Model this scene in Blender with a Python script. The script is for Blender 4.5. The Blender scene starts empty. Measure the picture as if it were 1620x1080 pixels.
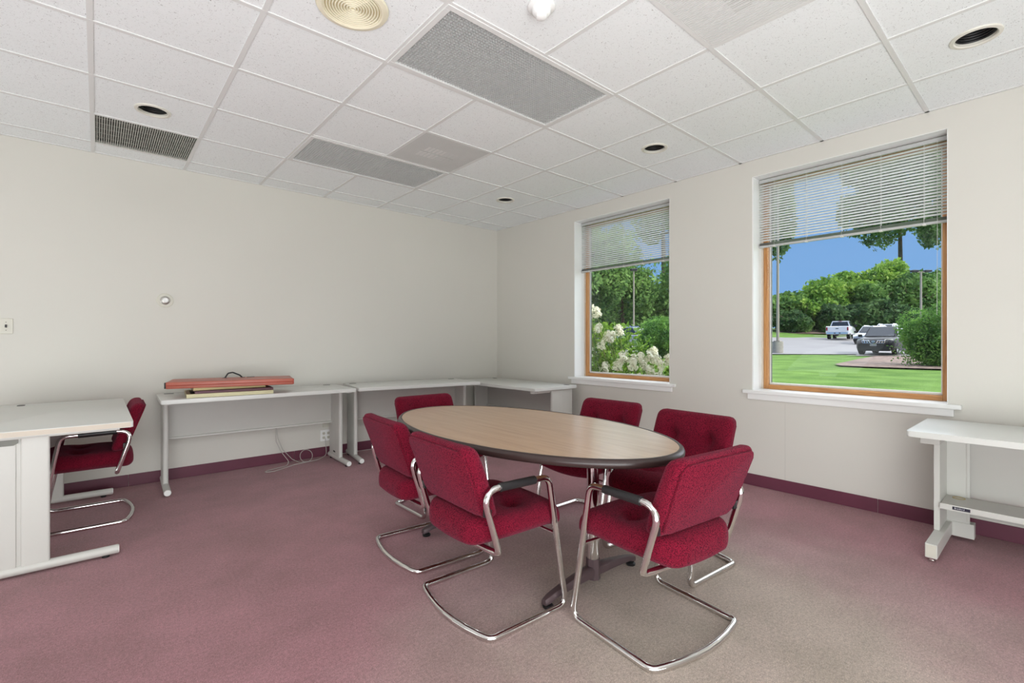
import bpy, bmesh, math, random
import numpy as np
from mathutils import Vector, Matrix
random.seed(7); rng = np.random.default_rng(11)
C = bpy.context.scene.collection
R = math.radians
# ------------------------------------------------------------------ camera, world, lights, exposure
TH = 0.7142            # the camera looks this far to the right of the +Y axis
CH = 1.21
cam = bpy.data.objects.new('camera', bpy.data.cameras.new('camera')); C.objects.link(cam)
cam.location = (0, 0, CH); cam.rotation_euler = (R(90), 0, -TH)
cam.data.sensor_width = 36; cam.data.lens = 36*756.44/1620; cam.data.clip_start = .02; cam.data.clip_end = 600
bpy.context.scene.camera = cam
vs = bpy.context.scene.view_settings
vs.view_transform = 'Standard'; vs.look = 'None'; vs.gamma = 1; vs.use_curve_mapping = False
vs.exposure = 0.0

W = bpy.data.worlds.new('sky'); bpy.context.scene.world = W; W.use_nodes = True
nt = W.node_tree; nt.nodes.clear()
def N(t, ty, **k):
    n = t.nodes.new(ty)
    for a, b in k.items():
        if a in n.inputs: n.inputs[a].default_value = b
        else: setattr(n, a, b)
    return n
tc = N(nt, 'ShaderNodeTexCoord'); sx = N(nt, 'ShaderNodeSeparateXYZ'); nt.links.new(tc.outputs['Generated'], sx.inputs[0])
cr = N(nt, 'ShaderNodeValToRGB'); nt.links.new(sx.outputs['Z'], cr.inputs[0])
e = cr.color_ramp.elements
e[0].position = 0.0; e[0].color = (.235, .46, .82, 1); e[1].position = 1; e[1].color = (.10, .24, .62, 1)
mp = N(nt, 'ShaderNodeMapping'); mp.inputs['Scale'].default_value = (1, 1, 2.2); nt.links.new(tc.outputs['Generated'], mp.inputs[0])
nz = N(nt, 'ShaderNodeTexNoise', Scale=2.2, Detail=6.0, Roughness=.55); nt.links.new(mp.outputs[0], nz.inputs['Vector'])
c2 = N(nt, 'ShaderNodeValToRGB'); nt.links.new(nz.outputs['Fac'], c2.inputs[0])
c2.color_ramp.elements[0].position = .52; c2.color_ramp.elements[1].position = .66
ab = N(nt, 'ShaderNodeMapRange'); ab.inputs['From Min'].default_value = .22; ab.inputs['From Max'].default_value = .45
nt.links.new(sx.outputs['Z'], ab.inputs['Value'])
mu = N(nt, 'ShaderNodeMath', operation='MULTIPLY'); nt.links.new(c2.outputs[0], mu.inputs[0]); nt.links.new(ab.outputs[0], mu.inputs[1])
mx = N(nt, 'ShaderNodeMix', data_type='RGBA'); nt.links.new(mu.outputs[0], mx.inputs[0]); nt.links.new(cr.outputs[0], mx.inputs[6])
mx.inputs[7].default_value = (1.1, 1.1, 1.12, 1)
bg = N(nt, 'ShaderNodeBackground', Strength=1.0); nt.links.new(mx.outputs[2], bg.inputs[0])
wo = N(nt, 'ShaderNodeOutputWorld'); nt.links.new(bg.outputs[0], wo.inputs[0])

def light(name, kind, energy, loc, direction, color=(1, 1, 1), **k):
    d = bpy.data.lights.new(name, kind); d.energy = energy; d.color = color
    for a, b in k.items(): setattr(d, a, b)
    o = bpy.data.objects.new(name, d); C.objects.link(o); o.location = loc
    o.rotation_euler = Vector(direction).to_track_quat('-Z', 'Y').to_euler(); return o
light('sun', 'SUN', 2.8, (0, 0, 30), (.15, .80, -.60), (1, .96, .88), angle=R(1.5))
# broad second sun added on the window side, filling in for sky light
light('window_side_fill', 'SUN', 6.5, (20, 0, 30), (-.80, -.10, -.52), (.97, .99, 1), angle=R(110))
# added fill lights in the unseen half: from behind and up at the ceiling
light('rear_fill', 'AREA', 52, (.6, -1.85, 1.45), (.25, 1, .06), (.95, .99, 1), shape='RECTANGLE', size=4.6, size_y=2.2)
light('ceiling_fill_left', 'AREA', 30, (-2.1, 3.3, .5), (.55, .22, .85), (.93, .985, 1), shape='RECTANGLE', size=1.5, size_y=3.0)
light('ceiling_fill', 'AREA', 212, (.0, -1.0, .45), (.48, .70, .85), (.93, .985, 1), shape='RECTANGLE', size=4.2, size_y=2.2)

# ------------------------------------------------------------------ materials
MATS = {}
def new_mat(name):
    m = bpy.data.materials.new(name); m.use_nodes = True
    t = m.node_tree; b = t.nodes['Principled BSDF']; MATS[name] = m
    return m, t, b
def setp(b, **k):
    for a, v in k.items(): b.inputs[a.replace('_', ' ')].default_value = v
def simple(name, col, rough=.5, metal=0, var=0.0, scale=6, bump=0, bscale=80, spec=.5, coat=0, sheen=0, stretch=None):
    m, t, b = new_mat(name)
    setp(b, Roughness=rough, Metallic=metal); b.inputs['Base Color'].default_value = (*col, 1)
    b.inputs['Specular IOR Level'].default_value = spec
    if coat: b.inputs['Coat Weight'].default_value = coat; b.inputs['Coat Roughness'].default_value = .12
    if sheen: b.inputs['Sheen Weight'].default_value = sheen
    o = N(t, 'ShaderNodeTexCoord'); src = o.outputs['Object']
    if stretch:
        mpn = N(t, 'ShaderNodeMapping'); mpn.inputs['Scale'].default_value = stretch; t.links.new(src, mpn.inputs[0]); src = mpn.outputs[0]
    n = N(t, 'ShaderNodeTexNoise', Scale=scale, Detail=4.0); t.links.new(src, n.inputs['Vector'])
    r = N(t, 'ShaderNodeValToRGB'); t.links.new(n.outputs['Fac'], r.inputs[0])
    v = var
    r.color_ramp.elements[0].position = .3; r.color_ramp.elements[1].position = .7
    r.color_ramp.elements[0].color = (*[c*(1-v) for c in col], 1); r.color_ramp.elements[1].color = (*[min(1, c*(1+v)) for c in col], 1)
    t.links.new(r.outputs[0], b.inputs['Base Color'])
    if bump:
        n2 = N(t, 'ShaderNodeTexNoise', Scale=bscale, Detail=3.0); t.links.new(src, n2.inputs['Vector'])
        bp = N(t, 'ShaderNodeBump', Strength=bump, Distance=.002); t.links.new(n2.outputs['Fac'], bp.inputs['Height'])
        t.links.new(bp.outputs[0], b.inputs['Normal'])
    return m
def srgb(r, g, b):
    f = lambda c: (c/255/12.92) if c/255 <= .04045 else ((c/255+.055)/1.055)**2.4
    return (f(r), f(g), f(b))

simple('wall_paint', srgb(218, 215, 207), .75, var=.012, scale=1.2, bump=.12, bscale=160)
simple('wall_seam', srgb(205, 202, 195), .8)
simple('trim_white', srgb(244, 244, 242), .4, var=.01)
simple('baseboard_rubber', srgb(104, 52, 70), .42, var=.06, scale=5)
simple('tee_white', srgb(226, 226, 224), .6)
simple('desk_white', srgb(218, 218, 213), .32, var=.008, scale=3)
simple('desk_edge', srgb(206, 194, 178), .45)
simple('desk_edge_white', srgb(226, 225, 220), .4)
simple('steel_grey', srgb(196, 194, 188), .42, var=.01)
simple('steel_light', srgb(208, 207, 201), .42, var=.01)
simple('black_plastic', (.012, .012, .013), .42)
simple('grommet_black', (.02, .02, .02), .5)
simple('chrome', (.80, .79, .78), .10, metal=1, var=.02, scale=20)
simple('arm_vinyl', (.018, .017, .018), .38, bump=.25, bscale=220)
simple('bumper_brown', srgb(52, 38, 36), .34, var=.05)
simple('base_brown', srgb(84, 68, 71), .38, metal=.25, var=.05)
simple('blind_white', srgb(222, 222, 222), .35, var=.01)
simple('blind_rail', srgb(190, 191, 190), .4)
simple('wood_trim_beige', srgb(214, 200, 184), .5)
simple('bead_white', srgb(228, 226, 222), .35)
simple('cord_white', srgb(222, 221, 216), .6)
simple('cable_grey', srgb(188, 184, 178), .5)
simple('downlight_black', (.006, .006, .006), .55)
simple('downlight_trim', srgb(226, 223, 212), .4)
simple('diffuser_cream', srgb(240, 233, 208), .45, var=.02)
simple('diffuser_dark', srgb(212, 199, 160), .6)
simple('louver_silver', (.78, .78, .77), .30, metal=.55)
simple('housing', (.86, .86, .85), .35)
simple('nickel', (.55, .53, .50), .3, metal=.8)
simple('grille_dark', srgb(120, 120, 112), .5)
simple('grille_blade', srgb(186, 186, 178), .45)
simple('plate_grey', srgb(210, 210, 208), .5, var=.03, scale=7)
simple('plate_bar', srgb(222, 221, 219), .5)
simple('plate_line', srgb(184, 184, 181), .5)
simple('lamp_tube', (.8, .8, .8), .3)
simple('plastic_ivory', srgb(214, 211, 198), .4)
simple('case_red', srgb(178, 96, 78), .38, var=.10, scale=5, bump=.3, bscale=14)
simple('case_side', srgb(170, 74, 56), .42, var=.12, scale=9, bump=.4, bscale=20)
simple('frame_pale', srgb(208, 200, 160), .45, var=.08, scale=12, stretch=(1, 20, 20))
simple('frame_gold', srgb(178, 160, 112), .4, metal=.3, var=.05)
simple('board_plum', srgb(112, 80, 88), .7, var=.05)
simple('art_dark', srgb(66, 50, 48), .6, var=.2, scale=8)
simple('asphalt', srgb(158, 153, 151), .9, var=.07, scale=.5, bump=.2, bscale=20)
simple('concrete', srgb(178, 170, 158), .9, var=.12, scale=6, bump=.5, bscale=30)
simple('pole_grey', srgb(176, 164, 150), .5)
simple('lamp_head', (.03, .03, .035), .4)
simple('bark', srgb(96, 80, 66), .9, var=.2, scale=3, bump=1, bscale=10)
simple('mulch', srgb(146, 122, 108), .95, var=.6, scale=7, bump=1, bscale=14)
simple('kerb', srgb(190, 182, 168), .9, var=.08)
simple('car_black', (.008, .008, .012), .28, spec=.16)
simple('car_silver', srgb(186, 190, 196), .25, metal=.4, coat=.8)
simple('car_white', srgb(236, 238, 242), .25, coat=.8)
simple('car_glass', (.035, .045, .06), .06, spec=.35)
simple('car_trim', (.010, .010, .012), .5)
simple('car_chrome', (.82, .82, .83), .15, metal=1)
simple('tyre', (.012, .012, .012), .8)
simple('head_lamp', srgb(216, 214, 196), .15, coat=1)
simple('tail_lamp', srgb(150, 30, 34), .2, coat=1)
simple('plate_blank', srgb(150, 152, 156), .5)
simple('flower_cream', srgb(252, 240, 214), .75, var=.22, scale=26)
simple('stem_green', srgb(110, 120, 60), .7)
simple('exterior_brick', srgb(150, 110, 92), .9)
simple('label_black', (.012, .01, .03), .4)
simple('label_white', srgb(215, 215, 222), .5)

def leaf_mat(name, lo, mid, hi, scale=.35):
    m, t, b = new_mat(name)
    o = N(t, 'ShaderNodeTexCoord')
    n = N(t, 'ShaderNodeTexNoise', Scale=scale, Detail=3.0); t.links.new(o.outputs['Object'], n.inputs['Vector'])
    w = N(t, 'ShaderNodeTexWhiteNoise', noise_dimensions='3D')
    sn = N(t, 'ShaderNodeVectorMath', operation='SNAP'); sn.inputs[1].default_value = (.3, .3, .3)
    t.links.new(o.outputs['Object'], sn.inputs[0]); t.links.new(sn.outputs[0], w.inputs['Vector'])
    a = N(t, 'ShaderNodeMath', operation='MULTIPLY_ADD'); a.inputs[1].default_value = .22; t.links.new(w.outputs['Value'], a.inputs[0])
    s = N(t, 'ShaderNodeMath', operation='SUBTRACT'); s.inputs[1].default_value = .11; t.links.new(n.outputs['Fac'], s.inputs[0])
    t.links.new(s.outputs[0], a.inputs[2])
    r = N(t, 'ShaderNodeValToRGB'); t.links.new(a.outputs[0], r.inputs[0])
    el = r.color_ramp.elements; el[0].position = .33; el[0].color = (*lo, 1); el[1].position = .68; el[1].color = (*hi, 1)
    q = el.new(.5); q.color = (*mid, 1)
    t.links.new(r.outputs[0], b.inputs['Base Color']); setp(b, Roughness=.6)
    b.inputs['Specular IOR Level'].default_value = .25
    tr = N(t, 'ShaderNodeBsdfTranslucent'); t.links.new(r.outputs[0], tr.inputs[0])
    ms = N(t, 'ShaderNodeMixShader', Fac=.35); out = t.nodes['Material Output']
    t.links.new(b.outputs[0], ms.inputs[1]); t.links.new(tr.outputs[0], ms.inputs[2]); t.links.new(ms.outputs[0], out.inputs[0])
leaf_mat('leaf_bright', srgb(86, 130, 58), srgb(144, 184, 80), srgb(196, 220, 108))
leaf_mat('leaf_mid', srgb(74, 112, 62), srgb(120, 158, 84), srgb(158, 192, 106))
leaf_mat('leaf_dark', srgb(60, 90, 58), srgb(98, 130, 78), srgb(130, 160, 98))
leaf_mat('leaf_bush', srgb(62, 104, 50), srgb(104, 150, 68), srgb(156, 198, 96), scale=1.2)
leaf_mat('leaf_hydrangea', srgb(58, 92, 26), srgb(104, 142, 44), srgb(150, 180, 70), scale=4)

def m_grass():
    m, t, b = new_mat('grass')
    o = N(t, 'ShaderNodeTexCoord')
    n = N(t, 'ShaderNodeTexNoise', Scale=.9, Detail=5.0); t.links.new(o.outputs['Object'], n.inputs['Vector'])
    n2 = N(t, 'ShaderNodeTexNoise', Scale=38.0, Detail=3.0); t.links.new(o.outputs['Object'], n2.inputs['Vector'])
    a = N(t, 'ShaderNodeMath', operation='MULTIPLY_ADD'); a.inputs[1].default_value = .45; t.links.new(n2.outputs['Fac'], a.inputs[0]); 
    s = N(t, 'ShaderNodeMath', operation='MULTIPLY'); s.inputs[1].default_value = .6; t.links.new(n.outputs['Fac'], s.inputs[0]); t.links.new(s.outputs[0], a.inputs[2])
    r = N(t, 'ShaderNodeValToRGB'); t.links.new(a.outputs[0], r.inputs[0]); el = r.color_ramp.elements
    el[0].position = .36; el[0].color = (*srgb(84, 122, 50), 1); el[1].position = .68; el[1].color = (*srgb(140, 174, 86), 1)
    t.links.new(r.outputs[0], b.inputs['Base Color']); setp(b, Roughness=.9); b.inputs['Specular IOR Level'].default_value = .1
    bp = N(t, 'ShaderNodeBump', Strength=.8, Distance=.05); t.links.new(n2.outputs['Fac'], bp.inputs['Height']); t.links.new(bp.outputs[0], b.inputs['Normal'])
m_grass()

def m_carpet():
    m, t, b = new_mat('carpet')
    o = N(t, 'ShaderNodeTexCoord'); P = o.outputs['Object']
    # window light's neutralising tint painted into the pile: beige around the table, mauve elsewhere
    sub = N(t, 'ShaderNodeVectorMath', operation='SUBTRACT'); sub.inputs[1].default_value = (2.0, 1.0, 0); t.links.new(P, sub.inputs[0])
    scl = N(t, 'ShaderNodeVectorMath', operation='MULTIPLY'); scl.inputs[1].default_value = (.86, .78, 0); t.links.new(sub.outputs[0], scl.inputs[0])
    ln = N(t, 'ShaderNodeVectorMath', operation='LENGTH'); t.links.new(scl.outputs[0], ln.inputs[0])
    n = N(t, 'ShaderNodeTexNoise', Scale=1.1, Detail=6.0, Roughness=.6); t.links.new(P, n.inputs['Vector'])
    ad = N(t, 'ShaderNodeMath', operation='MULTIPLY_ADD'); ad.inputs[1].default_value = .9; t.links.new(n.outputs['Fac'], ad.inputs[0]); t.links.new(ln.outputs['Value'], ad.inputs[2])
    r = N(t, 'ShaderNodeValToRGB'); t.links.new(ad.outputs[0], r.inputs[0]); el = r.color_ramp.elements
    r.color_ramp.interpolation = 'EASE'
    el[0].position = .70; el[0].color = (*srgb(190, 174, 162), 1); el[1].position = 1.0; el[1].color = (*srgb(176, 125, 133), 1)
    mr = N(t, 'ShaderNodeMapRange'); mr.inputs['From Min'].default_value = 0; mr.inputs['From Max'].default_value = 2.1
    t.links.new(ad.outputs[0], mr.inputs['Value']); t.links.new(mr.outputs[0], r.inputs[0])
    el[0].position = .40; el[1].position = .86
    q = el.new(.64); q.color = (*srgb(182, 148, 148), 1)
    # dirt blotches
    n3 = N(t, 'ShaderNodeTexNoise', Scale=2.3, Detail=7.0, Roughness=.65); t.links.new(P, n3.inputs['Vector'])
    r3 = N(t, 'ShaderNodeValToRGB'); t.links.new(n3.outputs['Fac'], r3.inputs[0]); e3 = r3.color_ramp.elements
    e3[0].position = .34; e3[0].color = (.80, .80, .76, 1); e3[1].position = .66; e3[1].color = (1.06, 1.04, 1.04, 1)
    m1 = N(t, 'ShaderNodeMix', data_type='RGBA', blend_type='MULTIPLY'); m1.inputs[0].default_value = 1
    t.links.new(r.outputs[0], m1.inputs[6]); t.links.new(r3.outputs[0], m1.inputs[7])
    # pile
    n4 = N(t, 'ShaderNodeTexNoise', Scale=210.0, Detail=3.0, Roughness=.8); t.links.new(P, n4.inputs['Vector'])
    r4 = N(t, 'ShaderNodeValToRGB'); t.links.new(n4.outputs['Fac'], r4.inputs[0]); e4 = r4.color_ramp.elements
    e4[0].position = .33; e4[0].color = (.62, .62, .62, 1); e4[1].position = .67; e4[1].color = (1.30, 1.30, 1.30, 1)
    m2 = N(t, 'ShaderNodeMix', data_type='RGBA', blend_type='MULTIPLY'); m2.inputs[0].default_value = 1
    t.links.new(m1.outputs[2], m2.inputs[6]); t.links.new(r4.outputs[0], m2.inputs[7])
    n5 = N(t, 'ShaderNodeTexNoise', Scale=75.0, Detail=4.0, Roughness=.7); t.links.new(P, n5.inputs['Vector'])
    r5 = N(t, 'ShaderNodeValToRGB'); t.links.new(n5.outputs['Fac'], r5.inputs[0]); r5.color_ramp.elements[0].position = .35; r5.color_ramp.elements[1].position = .65
    r5.color_ramp.elements[0].color = (.80, .80, .80, 1); r5.color_ramp.elements[1].color = (1.16, 1.16, 1.16, 1)
    m3 = N(t, 'ShaderNodeMix', data_type='RGBA', blend_type='MULTIPLY'); m3.inputs[0].default_value = 1
    t.links.new(m2.outputs[2], m3.inputs[6]); t.links.new(r5.outputs[0], m3.inputs[7]); t.links.new(m3.outputs[2], b.inputs['Base Color'])
    bp = N(t, 'ShaderNodeBump', Strength=.7, Distance=.006); t.links.new(n4.outputs['Fac'], bp.inputs['Height']); t.links.new(bp.outputs[0], b.inputs['Normal'])
    setp(b, Roughness=.95); b.inputs['Specular IOR Level'].default_value = .15; b.inputs['Sheen Weight'].default_value = .25
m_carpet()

def m_tile():
    m, t, b = new_mat('ceiling_tile')
    o = N(t, 'ShaderNodeTexCoord'); oi = N(t, 'ShaderNodeObjectInfo')
    v = N(t, 'ShaderNodeVectorMath', operation='MULTIPLY_ADD'); v.inputs[1].default_value = (1, 1, 0)
    t.links.new(o.outputs['Object'], v.inputs[0])
    cx = N(t, 'ShaderNodeCombineXYZ'); mm = N(t, 'ShaderNodeMath', operation='MULTIPLY'); mm.inputs[1].default_value = 37
    t.links.new(oi.outputs['Random'], mm.inputs[0]); t.links.new(mm.outputs[0], cx.inputs[0]); t.links.new(mm.outputs[0], cx.inputs[2]); t.links.new(cx.outputs[0], v.inputs[2])
    n = N(t, 'ShaderNodeTexNoise', Scale=140.0, Detail=2.0, Roughness=.6, Distortion=1.6); t.links.new(v.outputs[0], n.inputs['Vector'])
    r = N(t, 'ShaderNodeValToRGB'); t.links.new(n.outputs['Fac'], r.inputs[0]); el = r.color_ramp.elements
    el[0].position = .29; el[0].color = (*srgb(132, 130, 126), 1); el[1].position = .365; el[1].color = (*srgb(243, 246, 246), 1)
    t.links.new(r.outputs[0], b.inputs['Base Color'])
    n2 = N(t, 'ShaderNodeTexNoise', Scale=60.0, Detail=4.0); t.links.new(v.outputs[0], n2.inputs['Vector'])
    bp = N(t, 'ShaderNodeBump', Strength=.25, Distance=.003); t.links.new(n2.outputs['Fac'], bp.inputs['Height']); t.links.new(bp.outputs[0], b.inputs['Normal'])
    setp(b, Roughness=.9); b.inputs['Specular IOR Level'].default_value = .1
m_tile()

def m_fabric():
    m, t, b = new_mat('burgundy_fabric')
    o = N(t, 'ShaderNodeTexCoord'); P = o.outputs['Object']
    vo = N(t, 'ShaderNodeTexVoronoi', Scale=330.0); mpn = N(t, 'ShaderNodeMapping'); mpn.inputs['Scale'].default_value = (1, .55, 1); mpn.inputs['Rotation'].default_value = (.4, .3, .6)
    t.links.new(P, mpn.inputs[0]); t.links.new(mpn.outputs[0], vo.inputs['Vector'])
    n = N(t, 'ShaderNodeTexNoise', Scale=4.0, Detail=4.0); t.links.new(P, n.inputs['Vector'])
    r = N(t, 'ShaderNodeValToRGB'); t.links.new(vo.outputs['Distance'], r.inputs[0]); el = r.color_ramp.elements
    el[0].position = .05; el[0].color = (*srgb(158, 28, 56), 1); el[1].position = .75; el[1].color = (*srgb(74, 6, 26), 1)
    r2 = N(t, 'ShaderNodeValToRGB'); t.links.new(n.outputs['Fac'], r2.inputs[0]); r2.color_ramp.elements[0].color = (.82, .82, .84, 1); r2.color_ramp.elements[1].color = (1.12, 1.12, 1.12, 1)
    mm = N(t, 'ShaderNodeMix', data_type='RGBA', blend_type='MULTIPLY'); mm.inputs[0].default_value = 1
    t.links.new(r.outputs[0], mm.inputs[6]); t.links.new(r2.outputs[0], mm.inputs[7]); t.links.new(mm.outputs[2], b.inputs['Base Color'])
    bp = N(t, 'ShaderNodeBump', Strength=.8, Distance=.003); bp.invert = True
    t.links.new(vo.outputs['Distance'], bp.inputs['Height']); t.links.new(bp.outputs[0], b.inputs['Normal'])
    setp(b, Roughness=.9); b.inputs['Sheen Weight'].default_value = .12; b.inputs['Sheen Roughness'].default_value = .4
    b.inputs['Sheen Tint'].default_value = (1, .45, .65, 1); b.inputs['Specular IOR Level'].default_value = .15
m_fabric()

def m_wood(name, c0, c1, c2, rough, sc, coat=0, axis=1):
    m, t, b = new_mat(name)
    o = N(t, 'ShaderNodeTexCoord'); mpn = N(t, 'ShaderNodeMapping')
    s = [sc, sc, sc]; s[axis] = sc*.06; mpn.inputs['Scale'].default_value = s; t.links.new(o.outputs['Object'], mpn.inputs[0])
    n = N(t, 'ShaderNodeTexNoise', Scale=3.0, Detail=7.0, Roughness=.62, Distortion=.5); t.links.new(mpn.outputs[0], n.inputs['Vector'])
    r = N(t, 'ShaderNodeValToRGB'); t.links.new(n.outputs['Fac'], r.inputs[0]); el = r.color_ramp.elements
    el[0].position = .3; el[0].color = (*c0, 1); el[1].position = .72; el[1].color = (*c2, 1); q = el.new(.5); q.color = (*c1, 1)
    t.links.new(r.outputs[0], b.inputs['Base Color']); setp(b, Roughness=rough)
    if coat: b.inputs['Coat Weight'].default_value = coat; b.inputs['Coat Roughness'].default_value = .34
m_wood('laminate_tan', srgb(176, 132, 96), srgb(188, 145, 107), srgb(199, 158, 121), .24, 12, coat=.7, axis=1); MATS['laminate_tan'].node_tree.nodes['Principled BSDF'].inputs['Specular IOR Level'].default_value = .6
m_wood('pine', srgb(164, 104, 52), srgb(194, 136, 78), srgb(214, 162, 104), .4, 20, coat=.3, axis=2)
m_wood('pine_across', srgb(164, 104, 52), srgb(194, 136, 78), srgb(214, 162, 104), .4, 20, coat=.3, axis=1)

def m_glass():
    m, t, b = new_mat('window_glass')
    tr = N(t, 'ShaderNodeBsdfTransparent'); tr.inputs[0].default_value = (.97, .98, .975, 1)
    gl = N(t, 'ShaderNodeBsdfGlossy', Roughness=.01); fr = N(t, 'ShaderNodeFresnel', IOR=1.45)
    ms = N(t, 'ShaderNodeMixShader'); mf = N(t, 'ShaderNodeMath', operation='MULTIPLY'); mf.inputs[1].default_value = .35; t.links.new(fr.outputs[0], mf.inputs[0]); t.links.new(mf.outputs[0], ms.inputs[0]); t.links.new(tr.outputs[0], ms.inputs[1]); t.links.new(gl.outputs[0], ms.inputs[2])
    t.links.new(ms.outputs[0], t.nodes['Material Output'].inputs[0]); t.nodes.remove(b)
m_glass()

# ------------------------------------------------------------------ mesh helpers
def finish(name, bm, mat, parent=None, smooth=False, loc=None, rot=None, auto=None):
    me = bpy.data.meshes.new(name); bmesh.ops.recalc_face_normals(bm, faces=bm.faces); bm.to_mesh(me); bm.free()
    return from_mesh(name, me, mat, parent, smooth, loc, rot, auto)
def from_mesh(name, me, mat, parent=None, smooth=False, loc=None, rot=None, auto=None):
    if mat and not me.materials: me.materials.append(MATS[mat])
    if smooth or auto:
        for p in me.polygons: p.use_smooth = True
        if auto: me.set_sharp_from_angle(angle=R(auto))
    o = bpy.data.objects.new(name, me); C.objects.link(o)
    if parent: o.parent = parent
    if loc is not None: o.location = loc
    if rot is not None: o.rotation_euler = rot
    return o
def box(bm, x0, x1, y0, y1, z0, z1, bev=0, M=None, seg=2):
    r = bmesh.ops.create_cube(bm, size=1)
    vs_ = r['verts']
    for v in vs_: v.co = Vector(((x0+x1)/2+v.co.x*(x1-x0), (y0+y1)/2+v.co.y*(y1-y0), (z0+z1)/2+v.co.z*(z1-z0)))
    if bev:
        es = list({e for v in vs_ for e in v.link_edges})
        g = bmesh.ops.bevel(bm, geom=es, offset=bev, segments=seg, affect='EDGES', profile=.5)
        vs_ = list({v for f in g['faces'] for v in f.verts} | {v for v in vs_ if v.is_valid})
    if M is not None: bmesh.ops.transform(bm, matrix=M, verts=[v for v in vs_ if v.is_valid])
    return vs_
def bx(name, x0, x1, y0, y1, z0, z1, mat, parent=None, bev=0, **k):
    bm = bmesh.new(); box(bm, x0, x1, y0, y1, z0, z1, bev); return finish(name, bm, mat, parent, **k)
def cyl(bm, p, r, h, seg=24, r2=None, axis='Z', caps=True):
    g = bmesh.ops.create_cone(bm, cap_ends=caps, segments=seg, radius1=r, radius2=r if r2 is None else r2, depth=h)
    M = Matrix.Translation(p)
    if axis == 'X': M = M @ Matrix.Rotation(R(90), 4, 'Y')
    if axis == 'Y': M = M @ Matrix.Rotation(R(-90), 4, 'X')
    bmesh.ops.transform(bm, matrix=M, verts=g['verts']); return g['verts']
def rounded(pts, radii, closed=False, n=6):
    pts = [Vector(p) for p in pts]; out = []; L = len(pts)
    for i, p in enumerate(pts):
        r = radii[i] if isinstance(radii, (list, tuple)) else radii
        if (not closed and i in (0, L-1)) or r == 0: out.append(p); continue
        a = pts[i-1]; b = pts[(i+1) % L]; da = (a-p).normalized(); db = (b-p).normalized()
        ang = da.angle(db); tl = min(r/math.tan(ang/2), (a-p).length*.49, (b-p).length*.49)
        A = p+da*tl; B = p+db*tl
        for k in range(n+1):
            t = k/n; out.append((1-t)**2*A+2*t*(1-t)*p+t*t*B)
    return out
def tube(bm, pts, r, seg=10, closed=False, caps=True):
    pts = [Vector(p) for p in pts]; n = len(pts); rings = []
    def tan(i):
        if closed: return (pts[(i+1) % n]-pts[i-1]).normalized()
        if i == 0: return (pts[1]-pts[0]).normalized()
        if i == n-1: return (pts[-1]-pts[-2]).normalized()
        return (pts[i+1]-pts[i-1]).normalized()
    t0 = tan(0); u = t0.orthogonal().normalized()
    for i in range(n):
        t1 = tan(i); q = t0.rotation_difference(t1); u = q @ u; u = (u-t1*u.dot(t1)).normalized(); w = t1.cross(u); t0 = t1
        rr = r[i] if isinstance(r, (list, tuple)) else r
        rings.append([bm.verts.new(pts[i]+(u*math.cos(2*math.pi*k/seg)+w*math.sin(2*math.pi*k/seg))*rr) for k in range(seg)])
    m = n if closed else n-1
    off = 0
    if closed:
        best = 1e9
        for s in range(seg):
            d = sum((rings[-1][k].co-rings[0][(k+s) % seg].co).length for k in range(seg))
            if d < best: best = d; off = s
    for i in range(m):
        a = rings[i]; b = rings[(i+1) % n]; s = off if (closed and i == n-1) else 0
        for k in range(seg): bm.faces.new((a[k], a[(k+1) % seg], b[(k+1+s) % seg], b[(k+s) % seg]))
    if not closed and caps: bm.faces.new(rings[0][::-1]); bm.faces.new(rings[-1])
def tb(name, pts, r, mat, parent=None, seg=10, closed=False, **k):
    bm = bmesh.new(); tube(bm, pts, r, seg, closed); return finish(name, bm, mat, parent, auto=50, **k)
def prism(bm, poly, z0, z1, bev=0, seg=2, M=None):
    a = [bm.verts.new((x, y, z0)) for x, y in poly]; b = [bm.verts.new((x, y, z1)) for x, y in poly]; n = len(poly)
    fs = [bm.faces.new(a[::-1]), bm.faces.new(b)]
    es = list(fs[0].edges)+list(fs[1].edges)
    for i in range(n): bm.faces.new((a[i], a[(i+1) % n], b[(i+1) % n], b[i]))
    vv = a+b
    if bev:
        g = bmesh.ops.bevel(bm, geom=es, offset=bev, segments=seg, affect='EDGES', profile=.5)
        vv = list({v for f in g['faces'] for v in f.verts} | {v for v in vv if v.is_valid})
    if M is not None: bmesh.ops.transform(bm, matrix=M, verts=vv)
def lathe(bm, prof, seg=32, M=None):
    rings = []; new = []
    for r, z in prof:
        if r < 1e-6: v = bm.verts.new((0, 0, z)); rings.append([v]); new.append(v)
        else:
            ring = [bm.verts.new((r*math.cos(2*math.pi*k/seg), r*math.sin(2*math.pi*k/seg), z)) for k in range(seg)]; rings.append(ring); new += ring
    for a, b in zip(rings, rings[1:]):
        for k in range(seg):
            k2 = (k+1) % seg
            if len(a) == 1 and len(b) == 1: continue
            if len(a) == 1: bm.faces.new((a[0], b[k2], b[k]))
            elif len(b) == 1: bm.faces.new((a[k], a[k2], b[0]))
            else: bm.faces.new((a[k], a[k2], b[k2], b[k]))
    if M is not None: bmesh.ops.transform(bm, matrix=M, verts=new)
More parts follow.
